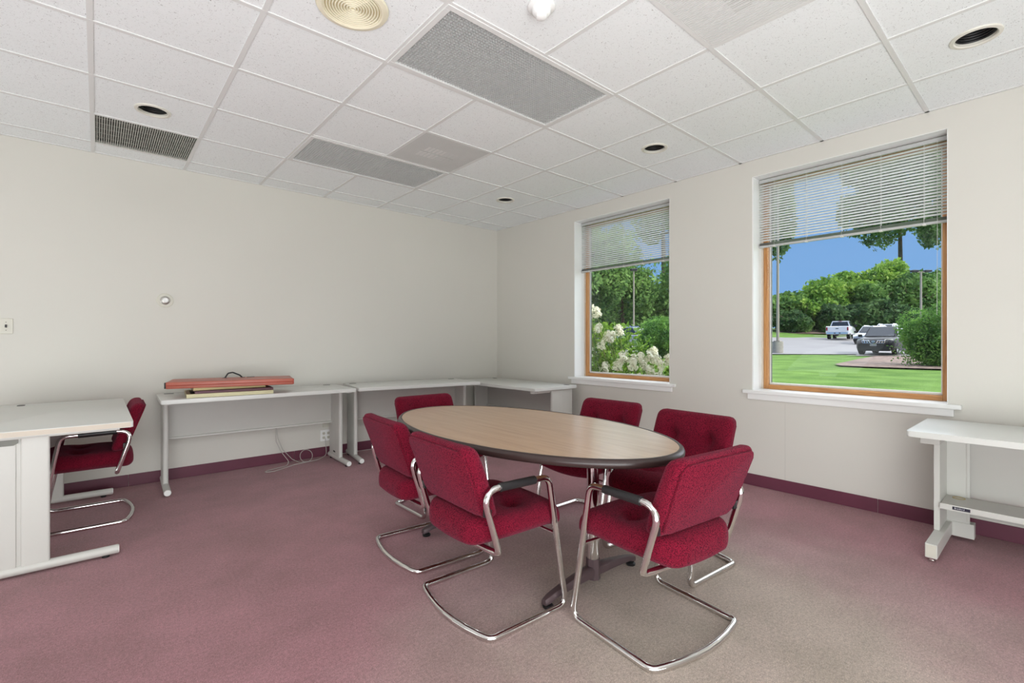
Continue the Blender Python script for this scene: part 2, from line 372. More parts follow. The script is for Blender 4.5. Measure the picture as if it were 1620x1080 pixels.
def cushion(sx, sy, sz, r, n=14, fn=None):
    """rounded box around the origin as a smooth mesh; fn(x, y, z) reshapes it"""
    bm = bmesh.new(); bmesh.ops.create_cube(bm, size=2)
    bmesh.ops.subdivide_edges(bm, edges=list(bm.edges), cuts=n, use_grid_fill=True)
    h = Vector((sx/2, sy/2, sz/2)); rr = Vector((min(r, sx/2*.999), min(r, sy/2*.999), min(r, sz/2*.999)))
    for v in bm.verts:
        p = Vector([math.copysign(abs(c)**.8, c) for c in v.co])
        q = Vector((p.x*h.x, p.y*h.y, p.z*h.z))
        inner = Vector([max(-(h[i]-rr[i]), min(h[i]-rr[i], q[i])) for i in range(3)])
        d = Vector([(q[i]-inner[i])/rr[i] for i in range(3)])
        # round corners: push the cube offset back to the unit ball
        l = d.length; mxx = max(abs(d.x), abs(d.y), abs(d.z))
        if l > 1e-9 and mxx > 1e-9: d = d/l*mxx
        v.co = Vector([inner[i]+d[i]*rr[i] for i in range(3)])
        if fn: v.co = Vector(fn(*v.co))
    return bm

# ------------------------------------------------------------------ tags
def tag(o, label=None, cat=None, group=None, kind=None):
    if label: o['label'] = label
    if cat: o['category'] = cat
    if group: o['group'] = group
    if kind: o['kind'] = kind
    return o
def thing(name, label, cat, loc=(0, 0, 0), rz=0, group=None, kind=None):
    o = bpy.data.objects.new(name, None); C.objects.link(o); o.empty_display_size = .1
    o.location = loc; o.rotation_euler = (0, 0, rz); return tag(o, label, cat, group, kind)
def struct(name, loc=(0, 0, 0)):
    o = bpy.data.objects.new(name, None); C.objects.link(o); o.location = loc; o['kind'] = 'structure'; return o
def dup(o, parent=None):
    c = o.copy(); C.objects.link(c); c.parent = parent
    for ch in list(o.children): dup(ch, c)
    return c
def gauss(x, y, cx, cy, s): return math.exp(-((x-cx)**2+(y-cy)**2)/(2*s*s))

# ================================================================== THE ROOM
XW, YW, ZC = 4.17, 5.125, 2.734
XL, YF = -3.0, -2.0
S = 'structure'
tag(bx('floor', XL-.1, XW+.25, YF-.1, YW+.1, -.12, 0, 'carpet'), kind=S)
wb = tag(bx('wall_back', XL-.1, XW+.25, YW, YW+.12, 0, ZC+.3, 'wall_paint'), kind=S)
tag(bx('wall_left', XL-.12, XL, YF, YW, 0, ZC+.3, 'wall_paint'), kind=S)
tag(bx('wall_front', XL-.1, XW+.25, YF-.12, YF, 0, ZC+.3, 'wall_paint'), kind=S)
WZ0, WZ1 = .80, 2.595
WIN = [(2.488, 3.712), (.492, 1.72)]
bm = bmesh.new()
for y0, y1 in ((YF, .492), (1.72, 2.488), (3.712, YW)): box(bm, XW, XW+.26, y0, y1, 0, ZC+.3)
for y0, y1 in WIN:
    box(bm, XW, XW+.26, y0, y1, 0, WZ0-.03); box(bm, XW, XW+.26, y0, y1, WZ1, ZC+.3)
wr = tag(finish('wall_right', bm, 'wall_paint'), kind=S)
# drywall panel joints under the windows
for y in (1.464, .10): bx('panel_joint', XW-.0012, XW+.001, y-.0016, y+.0016, .1, .712, 'wall_seam', wr)
bx('panel_joint', XW-.0012, XW+.001, .42, .423, .1, .7, 'wall_seam', wr)

def baseboard(name, x0, x1, y0, y1):
    o = bx(name, x0, x1, y0, y1, 0, .098, 'baseboard_rubber', bev=.003); return tag(o, kind=S)
cuts = [XL, -1.2, .196, 1.512, 2.95, XW]
for a, b in zip(cuts, cuts[1:]): baseboard('baseboard_back', a+.0008, b-.0008, YW-.007, YW)
cuts = [YF, -.4, .86, 2.1, 3.5, YW-.007]
for a, b in zip(cuts, cuts[1:]): baseboard('baseboard_right', XW-.007, XW, a+.0008, b-.0008)
baseboard('baseboard_left', XL, XL+.007, YF, YW); baseboard('baseboard_front', XL, XW, YF, YF+.007)

# ---- ceiling grid: lay-in tiles between tees
T = .6096; GX, GY = -.0279, 3.0312
ceil = struct('ceiling', (0, 0, ZC))
bx('deck', XL-.1, XW+.26, YF-.1, YW+.1, .30, .36, 'wall_paint', ceil)
tw = .012
def cellbox(i, j): return GX+i*T, GX+(i+1)*T, GY+j*T, GY+(j+1)*T
I0, I1, J0, J1 = -5, 6, -9, 3
FIX = {}
for c in [(2, -2), (3, -2)]: FIX[c] = 'light'
for c in [(2, 1), (3, 1)]: FIX[c] = 'light'
for c in [(0, 2)]: FIX[c] = 'grille'
for c in [(3, 0), (3, -4)]: FIX[c] = 'plate'
HOLES = {(0, 1), (5, -2), (5, -5), (5, 1)}
tile_me = {}
def tile_mesh(sx, sy, hole):
    k = (round(sx, 3), round(sy, 3), hole)
    if k in tile_me: return tile_me[k]
    bm = bmesh.new(); a, b = sx/2-.003, sy/2-.003
    if hole:
        n = 32; r = .082; lo = []; sq = []; up = []; squ = []
        for q in range(n):
            t = 2*math.pi*(q+.5)/n+math.pi/4-math.pi/n; c, s = math.cos(t), math.sin(t); f = 1/max(abs(c)/a, abs(s)/b)
            lo.append(bm.verts.new((r*c, r*s, 0))); sq.append(bm.verts.new((f*c, f*s, 0)))
            up.append(bm.verts.new((r*c, r*s, .016))); squ.append(bm.verts.new((f*c, f*s, .016)))
        for q in range(n):
            z = (q+1) % n
            bm.faces.new((lo[q], lo[z], sq[z], sq[q])); bm.faces.new((lo[q], up[q], up[z], lo[z])); bm.faces.new((sq[q], sq[z], squ[z], squ[q])); bm.faces.new((up[q], squ[q], squ[z], up[z]))
    else: box(bm, -a, a, -b, b, 0, .016)
    me = bpy.data.meshes.new('ceiling_tile'); bmesh.ops.recalc_face_normals(bm, faces=bm.faces); bm.to_mesh(me); bm.free(); me.materials.append(MATS['ceiling_tile']); tile_me[k] = me
    return me
def span(x0, x1, y0, y1): return max(x0, XL), min(x1, XW), max(y0, YF), min(y1, YW)
for i in range(I0, I1+1):
    for j in range(J0, J1+1):
        if (i, j) in FIX: continue
        x0, x1, y0, y1 = span(*cellbox(i, j))
        if x1-x0 < .02 or y1-y0 < .02: continue
        o = from_mesh('ceiling_tile', tile_mesh(x1-x0, y1-y0, (i, j) in HOLES), None, ceil, loc=((x0+x1)/2, (y0+y1)/2, .0035))
# tees: long mains along X and Y, cut where the long light fittings span two cells
def tee(x0, x1, y0, y1): bx('ceiling_tee', x0, x1, y0, y1, -.0020 if x1-x0 > .1 else -.0014, .006, 'tee_white', ceil)
for j in range(J0, J1+2):
    y = GY+j*T
    if YF+.02 < y < YW-.005: tee(XL, XW, y-tw, y+tw)
for i in range(I0, I1+2):
    x = GX+i*T
    if not XL+.02 < x < XW-.005: continue
    segs = []; ys = [YF]+[GY+j*T for j in range(J0, J1+2) if YF < GY+j*T < YW]+[YW]
    run = None
    for a, b in zip(ys, ys[1:]):
        j = round((b-GY)/T)-1 if b < YW else J1
        skip = FIX.get((i, j)) == 'light' and FIX.get((i-1, j)) == 'light'
        if skip:
            if run: segs.append(run); run = None
        else: run = (run[0], b) if run else (a, b)
    if run: segs.append(run)
    for a, b in segs: tee(x-tw, x+tw, a, b)
bx('wall_angle', XL, XW, YW-.020, YW, -.002, .004, 'tee_white', ceil)
bx('wall_angle', XW-.020, XW, YF, YW-.02, -.002, .004, 'tee_white', ceil)

# ---- recessed fluorescent troffers with silver eggcrate louvers
def troffer(i, j, label, along_only=False):
    x0, _, y0, y1 = cellbox(i, j); x1 = x0+2*T
    t = thing('ceiling_light', label, 'ceiling light', ((x0+x1)/2, (y0+y1)/2, ZC), group='long louvered ceiling lights')
    a, b = T-.004, T/2-.004
    bm = bmesh.new(); f = .030
    box(bm, -a, a, -b, -b+f, -.006, .012, .002); box(bm, -a, a, b-f, b, -.006, .012, .002)
    box(bm, -a, -a+f, -b+f, b-f, -.006, .012, .002); box(bm, a-f, a, -b+f, b-f, -.006, .012, .002)
    finish('frame', bm, 'tee_white', t)
    bm = bmesh.new(); w = .002
    box(bm, -a+f-w, a-f+w, -b+f-w, b-f+w, .118, .12)
    for s in (-1, 1):
        box(bm, s*(a-f)-w, s*(a-f)+w, -b+f, b-f, .012, .12); box(bm, -a+f, a-f, s*(b-f)-w, s*(b-f)+w, .012, .12)
    h = finish('housing', bm, 'housing', t)
    bm = bmesh.new(); p = .0175; nx = int(2*(a-f)/p); ny = int(2*(b-f)/p)
    for k in range(1, nx): x = -a+f+k*2*(a-f)/nx; box(bm, x-.0008, x+.0008, -b+f, b-f, .000, .013)
    for k in range(1, ny): y = -b+f+k*2*(b-f)/ny; box(bm, -a+f, a-f, y-.0008, y+.0008, .0005, .013)
    lv = finish('louver', bm, 'louver_silver', t); lv['kind'] = 'stuff'
    for y in (-.15, 0, .15):
        bm = bmesh.new(); cyl(bm, (0, y, .085), .018, 1.10, 16, axis='X'); finish('lamp_tube', bm, 'lamp_tube', t, auto=40)
    return t
troffer(2, -2, 'long recessed ceiling light with silver eggcrate louver, nearer and larger of two')
troffer(2, 1, 'long recessed louvered ceiling light close to the back wall, beside grey diffuser')

# return air grille with dark blades
x0, x1, y0, y1 = cellbox(0, 2)
t = thing('return_grille', 'dark square return air grille with fine blades in the ceiling near left wall light', 'air vent', ((x0+x1)/2, (y0+y1)/2, ZC))
t['label'] = 'dark bladed return air grille in the ceiling beside the leftmost downlight'
a = T/2-.012
bm = bmesh.new(); 
for s in (-1, 1): box(bm, s*a-.004, s*a+.004, -a, a, -.001, .02); box(bm, -a, a, s*a-.004, s*a+.004, -.001, .02)
finish('frame', bm, 'grille_blade', t)
bx('backing', -a, a, -a, a, .028, .032, 'grille_dark', t)
bm = bmesh.new()
for k in range(1, 44): x = -a+k*2*a/44; box(bm, x-.0024, x+.0024, -a, a, .002, .024)
for y in (-.2, -.1, 0, .1, .2): box(bm, -a, a, y-.0015, y+.0015, .014, .018)
g = finish('blade', bm, 'grille_blade', t); g['kind'] = 'stuff'

def plate(i, j, label, ribs):
    x0, x1, y0, y1 = cellbox(i, j)
    t = thing('supply_diffuser', label, 'air vent', ((x0+x1)/2, (y0+y1)/2, ZC))
    a = T/2-.010
    bx('face_plate', -a, a, -a, a, .000, .004, 'plate_grey', t, bev=.001)
    bm = bmesh.new()
    if ribs:
        for k in range(1, 50): x = -a+k*2*a/50; box(bm, x-.0032, x+.0032, -a+.004, a-.004, -.0022, .001)
        finish('rib', bm, 'plate_bar', t)['kind'] = 'stuff'
        bm = bmesh.new()
        for yy in (-.05, .06):
            for k in range(8): x = -.13+k*.036; box(bm, x-.010, x+.010, yy-.038, yy+.038, -.0012, .001)
        for k in range(7): box(bm, -.12+k*.036, -.12+k*.036+.018, -.012, .022, -.0012, .001)
        finish('damper_slot', bm, 'plate_line', t)['kind'] = 'stuff'
    else:
        for r_, (yy, n) in enumerate(((.075, 8), (-.035, 8))):
            for k in range(n):
                x = -.145+k*.036+(.014 if r_ else 0)
                bx('damper_vane', x-.012, x+.012, yy-.042, yy+.042, -.0012, .001, 'plate_bar' if k < 5 else 'plate_grey', t)
        bx('damper_bar', -.16, .15, .017, .022, -.0015, .001, 'plate_line', t)
        bm = bmesh.new(); n = 40
        for k in range(1, n): x = -a+k*2*a/n; box(bm, x-.0006, x+.0006, -a+.006, a-.006, -.0003, .001)
        finish('perforation', bm, 'plate_line', t)['kind'] = 'stuff'
    return t
plate(3, 0, 'flat grey perforated supply diffuser between the two long ceiling lights', False)
plate(3, -4, 'ribbed grey supply diffuser cut by the top edge of the photo', True)

# downlights
dl_lab = {(0, 1): 'black recessed downlight above the dark return grille at left', (5, -2): 'black recessed downlight in front of the gap between the windows',
          (5, -5): 'large near black recessed downlight at the top right corner', (5, 1): 'small far black recessed downlight nearest the room corner'}
proto = None
for c, lab in dl_lab.items():
    x0, x1, y0, y1 = cellbox(*c); P = ((x0+x1)/2, (y0+y1)/2, ZC)
    if proto is None:
        t = proto = thing('downlight', lab, 'downlight', P, group='black ceiling downlights')
        bm = bmesh.new(); lathe(bm, [(.078, .012), (.078, -.001), (.083, -.006), (.098, -.004), (.100, .0035), (.078, .012)], 40); finish('trim_ring', bm, 'downlight_trim', t, auto=40)
        bm = bmesh.new(); prof = [(.078, .012)]
        for k in range(9): prof += [(.076, .012+k*.013), (.072, .012+k*.013+.006)]
        prof += [(.070, .135), (0, .135)]
        lathe(bm, prof, 32); finish('baffle', bm, 'downlight_black', t, auto=30)
        bm = bmesh.new(); lathe(bm, [(0, .085), (.03, .088), (.045, .10), (.045, .13)], 24); finish('bulb', bm, 'downlight_black', t, smooth=True)
    else: t = dup(proto); t.location = P; t['label'] = lab

# round cream speaker-like diffuser
t = thing('round_diffuser', 'round cream ceiling diffuser with concentric rings at the top edge', 'air vent', (.880, 2.125, ZC))
bm = bmesh.new(); lathe(bm, [(.0, -.001), (.158, -.001), (.158, .003), (.0, .003)], 48); finish('backing', bm, 'diffuser_dark', t)
bm = bmesh.new(); lathe(bm, [(.128, .0), (.128, -.010), (.134, -.013), (.155, -.008), (.160, .0)], 56); finish('rim', bm, 'diffuser_cream', t, auto=40)
for k in range(10):
    r_ = .012+k*.0125; bm = bmesh.new(); lathe(bm, [(r_-.0036, -.001), (r_-.0036, -.007), (r_, -.0095), (r_+.0036, -.007), (r_+.0036, -.001)], 40); finish('ring', bm, 'diffuser_cream', t, auto=40)
for k in range(4):
    bm = bmesh.new(); box(bm, .008, .130, -.0015, .0015, -.008, -.001); finish('spoke', bm, 'diffuser_cream', t, rot=(0, 0, R(20+90*k)))

t = thing('heat_detector', 'white round heat detector on the ceiling beside the near long light', 'detector', (1.525, 1.555, ZC))
bm = bmesh.new(); lathe(bm, [(0, .002), (.062, .002), (.062, -.008), (.056, -.014), (.040, -.016)], 36); finish('base', bm, 'trim_white', t, auto=40)
bm = bmesh.new(); lathe(bm, [(.044, -.012), (.042, -.030), (.034, -.040), (.024, -.044), (.023, -.054), (.016, -.058), (0, -.059)], 32); finish('sensor_dome', bm, 'trim_white', t, auto=40)

# thermostat and switch on the back wall
t = thing('thermostat', 'round white wall thermostat high on the bare back wall', 'thermostat', (.444, YW, 1.567))
Mw = Matrix.Rotation(R(90), 4, 'X')
bm = bmesh.new(); lathe(bm, [(0, .0), (.061, .0), (.061, .005), (.056, .008), (0, .008)], 40, Mw); finish('wall_plate', bm, 'plastic_ivory', t, auto=30)
bm = bmesh.new(); lathe(bm, [(.036, .008), (.036, .016), (.030, .020), (.030, .034), (.022, .038), (0, .038)], 32, Mw); finish('body', bm, 'nickel', t, auto=30)
bm = bmesh.new(); lathe(bm, [(.021, .036), (.021, .046), (.017, .049), (.010, .047), (0, .047)], 28, Mw); finish('dial', bm, 'trim_white', t, auto=30)
t = thing('light_switch', 'ivory light switch plate with black toggle at the left edge', 'light switch', (-.511, YW, 1.323))
bx('wall_plate', -.036, .036, -.006, 0, -.057, .057, 'plastic_ivory', t, bev=.003)
bx('toggle', -.005, .005, -.020, -.004, -.010, .012, 'black_plastic', t, bev=.002)
for z in (-.03, .03):
    bm = bmesh.new(); cyl(bm, (0, -.0065, z), .003, .002, 12, axis='Y'); finish('screw', bm, 'grille_dark', t)
t = thing('wall_outlet', 'white double duplex wall outlet behind the right leg of the case desk', 'outlet', (1.830, YW, .217))
bx('wall_plate', -.058, .058, -.006, 0, -.058, .058, 'trim_white', t, bev=.002)
for x in (-.024, .024):
    for z in (-.022, .022):
        bm = bmesh.new(); cyl(bm, (x, -.0065, z), .016, .003, 20, axis='Y'); f = finish('socket', bm, 'plastic_ivory', t)
        bm = bmesh.new(); box(bm, x-.007, x-.0045, -.0085, -.006, z-.002, z+.007); box(bm, x+.0045, x+.007, -.0085, -.006, z-.002, z+.007); box(bm, x-.002, x+.002, -.0085, -.006, z-.010, z-.006); finish('slot', bm, 'black_plastic', f)
for k, x in enumerate((1.845,)):
    tag(bx('junction_box', x-.05, x+.03, YW-.02, YW-.001, .305, .345, 'plastic_ivory', bev=.003), 'small beige box on the back wall just above the wall outlet', 'junction box')

# ================================================================== WINDOWS
def window(n, y0, y1):
    w = struct('window_%d' % n)
    # painted liner of the opening
    def part(nm, a, mat, bev=0): return bx(nm, *a, mat, w, bev=bev)
    X1, X2 = XW+.165, XW+.235
    part('reveal_left', (XW+.0005, X1, y1-.010, y1, WZ0, WZ1), 'trim_white')
    part('reveal_right', (XW+.0005, X1, y0, y0+.004, WZ0, WZ1), 'trim_white')
    part('reveal_top', (XW+.0005, X1, y0, y1, WZ1-.004, WZ1), 'trim_white')
    part('window_frame', (X1, X1+.035, y1-.024, y1, WZ0, WZ1), 'wood_trim_beige'); 
    fz = .038; a, b = y0+.010, y1-.024
    part('sash_stile', (X1+.01, X2, b-fz, b, WZ0+.004, WZ1-.012), 'pine', .003)
    part('sash_stile', (X1+.01, X2, a, a+fz, WZ0+.004, WZ1-.012), 'pine', .003)
    part('sash_rail', (X1+.01, X2, a+fz, b-fz, WZ0+.004, WZ0+.042), 'pine_across', .003)
    part('sash_rail', (X1+.01, X2, a+fz, b-fz, WZ1-.056, WZ1-.012), 'pine_across', .003)
    part('glazing_bead', (X1+.035, X2-.005, a+fz, b-fz, WZ0+.042, WZ0+.058), 'bead_white', .002)
    part('glazing_bead', (X1+.035, X2-.005, b-fz-.010, b-fz, WZ0+.058, WZ1-.056), 'bead_white', .002)
    part('glazing_bead', (X1+.035, X2-.005, a+fz, a+fz+.010, WZ0+.058, WZ1-.056), 'bead_white', .002)
    part('gasket', (X1+.045, X2-.012, b-fz-.014, b-fz-.010, WZ0+.058, WZ1-.056), 'grille_dark')
    part('pane', (X1+.052, X1+.056, a+fz-.005, b-fz+.005, WZ0+.04, WZ1-.05), 'window_glass')
    part('window_sill', (XW-.002, X1+.06, y0, y1, WZ0-.029, WZ0+.0042), 'trim_white')
    part('window_sill', (XW-.032, XW-.0005, y0-.068, y1+.068, WZ0-.026, WZ0+.0042), 'trim_white', .004)
    part('apron', (XW-.016, XW-.0005, y0-.030, y1+.032, WZ0-.075, WZ0-.026), 'trim_white', .003)
    return w
window(1, *WIN[0]); window(2, *WIN[1])

slat_cache = {}
def blind(y0, y1, zb, label, nstack=7):
    xb = XW+.118
    t = thing('venetian_blind', label, 'blind', (xb, (y0+y1)/2, WZ1-.006), group='half-raised venetian blinds')
    L = (y1-y0)/2-.014; zt = 0
    bx('head_rail', -.014, .016, -L, L, -.034, -.006, 'blind_rail', t, bev=.003)
    bm = bmesh.new(); n = 5
    prof = [(.0125*(2*k/n-1), .0022*(1-(2*k/n-1)**2)) for k in range(n+1)]
    for s in (-1, 1):
        pass
    A = [[bm.verts.new((x, s*L, z)) for x, z in prof] for s in (-1, 1)]
    Bv = [[bm.verts.new((x, s*L, z-.0004)) for x, z in prof] for s in (-1, 1)]
    for k in range(n):
        bm.faces.new((A[0][k], A[0][k+1], A[1][k+1], A[1][k])); bm.faces.new((Bv[0][k+1], Bv[0][k], Bv[1][k], Bv[1][k+1]))
    me = bpy.data.meshes.new('slat'); bm.to_mesh(me); bm.free(); me.materials.append(MATS['blind_white'])
    for p in me.polygons: p.use_smooth = True
    bottom = zb-(WZ1-.006); z = -.052; pitch = .0213; zs = []
    while z > bottom+.028+nstack*.003: zs.append((z, R(20))); z -= pitch
    for k in range(nstack): zs.append((bottom+.020+k*.0030, R(3)))
    for z, tilt in zs:
        o = bpy.data.objects.new('slat', me); C.objects.link(o); o.parent = t; o.location = (0, random.uniform(-.001, .001), z); o.rotation_euler = (0, tilt+random.uniform(-.02, .02), 0)
    bx('bottom_rail', -.013, .013, -L, L, bottom, bottom+.017, 'blind_rail', t, bev=.003)
    for k in range(5):
        y = -L+.12+k*(2*L-.24)/4
        for x in (-.0135, .0135): bx('ladder_cord', x-.0008, x+.0008, y-.0009, y+.0009, bottom+.01, -.03, 'cord_white', t)
        bx('cord_clip', -.0165, .0165, y-.010, y+.010, bottom-.002, bottom+.007, 'bead_white', t, bev=.002)
    tb('tilt_wand', [(-.022, L-.08, -.03), (-.024, L-.078, -.6), (-.024, L-.078, -.95)], .0028, 'window_glass', t, 8)
    tb('pull_cord', [(-.020, -L+.05, -.03), (-.022, -L+.05, -.7), (-.022, -L+.052, -1.2)], .0011, 'cord_white', t, 6)
    return t
blind(*WIN[0], 2.012, 'white venetian blind half raised in the left, farther window')
blind(*WIN[1], 2.006, 'white venetian blind half raised in the right, nearer window')

# ================================================================== DESKS
def rrect(x0, x1, y0, y1, r, n=5):
    out = []
    for cx, cy, a in ((x1-r, y1-r, 0), (x0+r, y1-r, 90), (x0+r, y0+r, 180), (x1-r, y0+r, 270)):
        for k in range(n+1):
            t = R(a+90*k/n); out.append((cx+r*math.cos(t), cy+r*math.sin(t)))
    return out
def c_desk(label, loc, rz, L, D, h, group, tan_side=None, stagger=0, split=False, mod_gap=.10, rail=False, gy=None):
    """C-leg desk. Local: x along the length, y=0 at the front edge, y=D at the back."""
    t = thing('desk', label, 'desk', loc, rz, group)
    bm = bmesh.new(); prism(bm, rrect(0, L, 0, D, .012), h-.032, h, .004); top = finish('desk_top', bm, 'desk_white', t, auto=35)
    if tan_side is not None:
        s = tan_side; x = -.0008 if s == 0 else L-.0008
        bx('edge_band', x, x+.0016, .012, D-.012, h-.029, h-.003, 'desk_edge', top)
    for gx in (.085, L-.10):
        g = bmesh.new(); prism(g, rrect(gx-.035, gx+.035, (gy or D-.065)-.02, (gy or D-.065)+.02, .012), h-.001, h+.0015, .0006); gg = finish('grommet', g, 'grommet_black', top)
    for k, x in enumerate((.048, L-.048)):
        leg = bpy.data.objects.new('leg', None); 
        bm = bmesh.new()
        if split:
            prism(bm, rrect(x-.016, x+.016, .345, .455, .010), .045, h-.033, 0)
            prism(bm, rrect(x-.016, x+.016, .470, D-.035, .004), .045, h-.033, 0)
            box(bm, x-.008, x+.008, .45, .475, .045, h-.033)
        else:
            prism(bm, rrect(x-.019, x+.019, .285, D-.04, .017), .045, h-.033, 0)
        leg = finish('leg', bm, 'steel_light', t, auto=35)
        bm = bmesh.new(); cyl(bm, (x, (.065+D-.01)/2, .034), .0245, D-.075, 28, axis='Y'); finish('foot', bm, 'steel_light', leg, auto=40)
        bm = bmesh.new(); cyl(bm, (x, .0635, .034), .021, .003, 24, axis='Y'); finish('foot_cap', bm, 'trim_white', leg, auto=40)
        for y in (.12, D-.06):
            bm = bmesh.new(); cyl(bm, (x, y, .006), .017, .012, 16); finish('glide', bm, 'black_plastic', leg)
        # seam lines and the top bracket
        s = -1 if k == 0 else 1
        if not split:
            for y in (.40, .47): bx('seam', x-.0195, x+.0195, y-.001, y+.001, .06, h-.04, 'wall_seam', leg)
        bx('bracket', x-.022, x+.022, .06, D-.05, h-.045, h-.032, 'steel_grey', leg)
    bx('modesty_panel', .06, L-.06, D-mod_gap, D-mod_gap+.012, .385, h-.033, 'steel_grey', t, bev=.002)
    bx('modesty_lip', .06, L-.06, D-mod_gap-.022, D-mod_gap, .375, .390, 'steel_light', t, bev=.002)
    if rail: bx('end_rail', L-.10, L-.06, .03, D-.05, h-.062, h-.033, 'desk_edge_white', t)
    return t
G = 'white topped computer desks along the walls'
dA = c_desk('long white desk against the back wall carrying the red portfolio case', (.36, 4.487, 0), R(-2.0), 1.515, .630, .76, G)
dB = c_desk('white desk angled out from the back wall, right of the case desk', (1.908, 4.462, 0), R(-8), 1.345, .615, .76, G)
dC = c_desk('white corner desk under the far window sill, end toward the room', (3.41, 5.05, 0), R(-90), 1.475, .655, .722, G, mod_gap=.17, rail=True)
dD = c_desk('white desk at the left edge with chair tucked in, seen end on', (.155, 3.475, 0), R(90), 1.475, .775, .755, G, tan_side=0, split=True, mod_gap=.14, gy=.565)
# cable opening in the near leg of the left desk
pm = bmesh.new(); prism(pm, [(.462, .690), (.478, .679), (.60, .679), (.616, .690), (.616, .712), (.462, .712)], -.0008, .0025, 0)
o = finish('cable_opening', pm, 'grille_dark', [c for c in dD.children if c.name.startswith('leg')][0]); o.matrix_local = Matrix(((0, 0, 1, .0305), (1, 0, 0, 0), (0, 1, 0, 0), (0, 0, 0, 1)))
# small maker's label on case desk leg
bx('leg_label', 1.4465, 1.4478, .40, .46, .085, .10, 'grommet_black', [c for c in dA.children if c.name.startswith('leg')][1])

# side table on the right wall: T legs and a low shelf
t = thing('side_desk', 'white desk with low shelf against the right wall, cut by the frame', 'desk', (3.42, .578, 0), 0, None)
h = .712
bm = bmesh.new(); prism(bm, rrect(0, .662, -1.75, 0, .018), h-.032, h, .006, 3); finish('desk_top', bm, 'desk_white', t, auto=35)
for sgn, Y0 in ((1, -.078), (-1, -1.64)):
    leg = None
    bm = bmesh.new()
    prism(bm, [(.30, Y0-.026), (.575, Y0-.026), (.575, Y0), (.30, Y0)], .105, h-.032, .002)
    leg = finish('leg', bm, 'steel_light', t)
    bx('foot', .015, .60, Y0-.052, Y0, .028, .105, 'steel_light', leg, bev=.003)
    bx('foot_cap', .012, .016, Y0-.048, Y0-.004, .034, .100, 'plastic_ivory', leg)
    bx('rear_channel', .552, .562, Y0-.130, Y0-.026, .105, h-.032, 'steel_light', leg, bev=.001)
    bx('channel_seam', .550, .553, Y0-.118, Y0-.115, .12, h-.04, 'wall_seam', leg)
    bx('rear_bracket', .545, .61, Y0-.150, Y0-.0, .022, .110, 'steel_light', leg, bev=.002)
    bx('top_bracket', .11, .56, Y0-.05, Y0+.034, h-.078, h-.032, 'steel_grey', leg, bev=.002)
    for x in (.05, .55):
        bm = bmesh.new(); cyl(bm, (x, Y0-.026, .018), .012, .020, 14); cyl(bm, (x, Y0-.026, .006), .016, .010, 16); finish('glide', bm, 'chrome', leg)
    bm = bmesh.new(); cyl(bm, (.551, Y0-.09, .60), .003, .003, 10, axis='X'); finish('screw', bm, 'grille_dark', leg)
sh = bx('shelf', .288, .55, -1.61, -.105, .262, .266, 'steel_grey', t)
lip = bx('shelf_lip', .284, .290, -1.61, -.105, .240, .272, 'steel_light', sh, bev=.001)
bx('modesty_panel', .590, .602, -1.66, -.20, .150, h-.033, 'steel_grey', t)
bm = bmesh.new(); lathe(bm, [(.024, .0), (.030, .0), (.030, .003), (.024, .003), (.024, 0)], 28); finish('shelf_ring', bm, 'frame_gold', sh, loc=(.50, -.165, .266), auto=30)
lb = bx('name_plate', .2828, .2842, -.235, -.160, .248, .265, 'label_black', sh)
def text_mesh(s, size, depth=.0003):
    cu = bpy.data.curves.new('lettering', 'FONT'); cu.body = s; cu.size = size; cu.extrude = depth; cu.align_x = 'CENTER'; cu.align_y = 'CENTER'
    o = bpy.data.objects.new('lettering', cu); C.objects.link(o); dg = bpy.context.evaluated_depsgraph_get()
    me = bpy.data.meshes.new_from_object(o.evaluated_get(dg)); bpy.data.objects.remove(o); return me
o = from_mesh('lettering', text_mesh('Bretford', .0125), 'label_white', sh, loc=(.2825, -.190, .2568)); o.rotation_euler = (R(90), 0, R(-90))

# ================================================================== CONFERENCE TABLE
tt = thing('conference_table', 'oval conference table with tan laminate top and dark rounded edge', 'table', (1.815, 2.045, 0))
H = .735; a_, b_ = .545, .985
def ell(a, b, n=96): return [(a*math.cos(2*math.pi*k/n), b*math.sin(2*math.pi*k/n)) for k in range(n)]
bm = bmesh.new(); prism(bm, ell(a_-.022, b_-.022), H-.034, H, .0); finish('table_top', bm, 'laminate_tan', tt, auto=30)
bm = bmesh.new(); prof = [(-.024, -.036), (-.006, -.036), (.0, -.028), (.002, -.016), (-.002, -.006), (-.010, .0005), (-.018, .0022), (-.024, .0008)]
rings = []
for dx, dz in prof: rings.append([bm.verts.new((x, y, H+dz)) for x, y in ell(a_+dx, b_+dx)])
n = 96
for q in range(len(rings)):
    A, B = rings[q], rings[(q+1) % len(rings)]
    for k in range(n): bm.faces.new((A[k], A[(k+1) % n], B[(k+1) % n], B[k]))
finish('edge_bumper', bm, 'bumper_brown', tt, smooth=True)
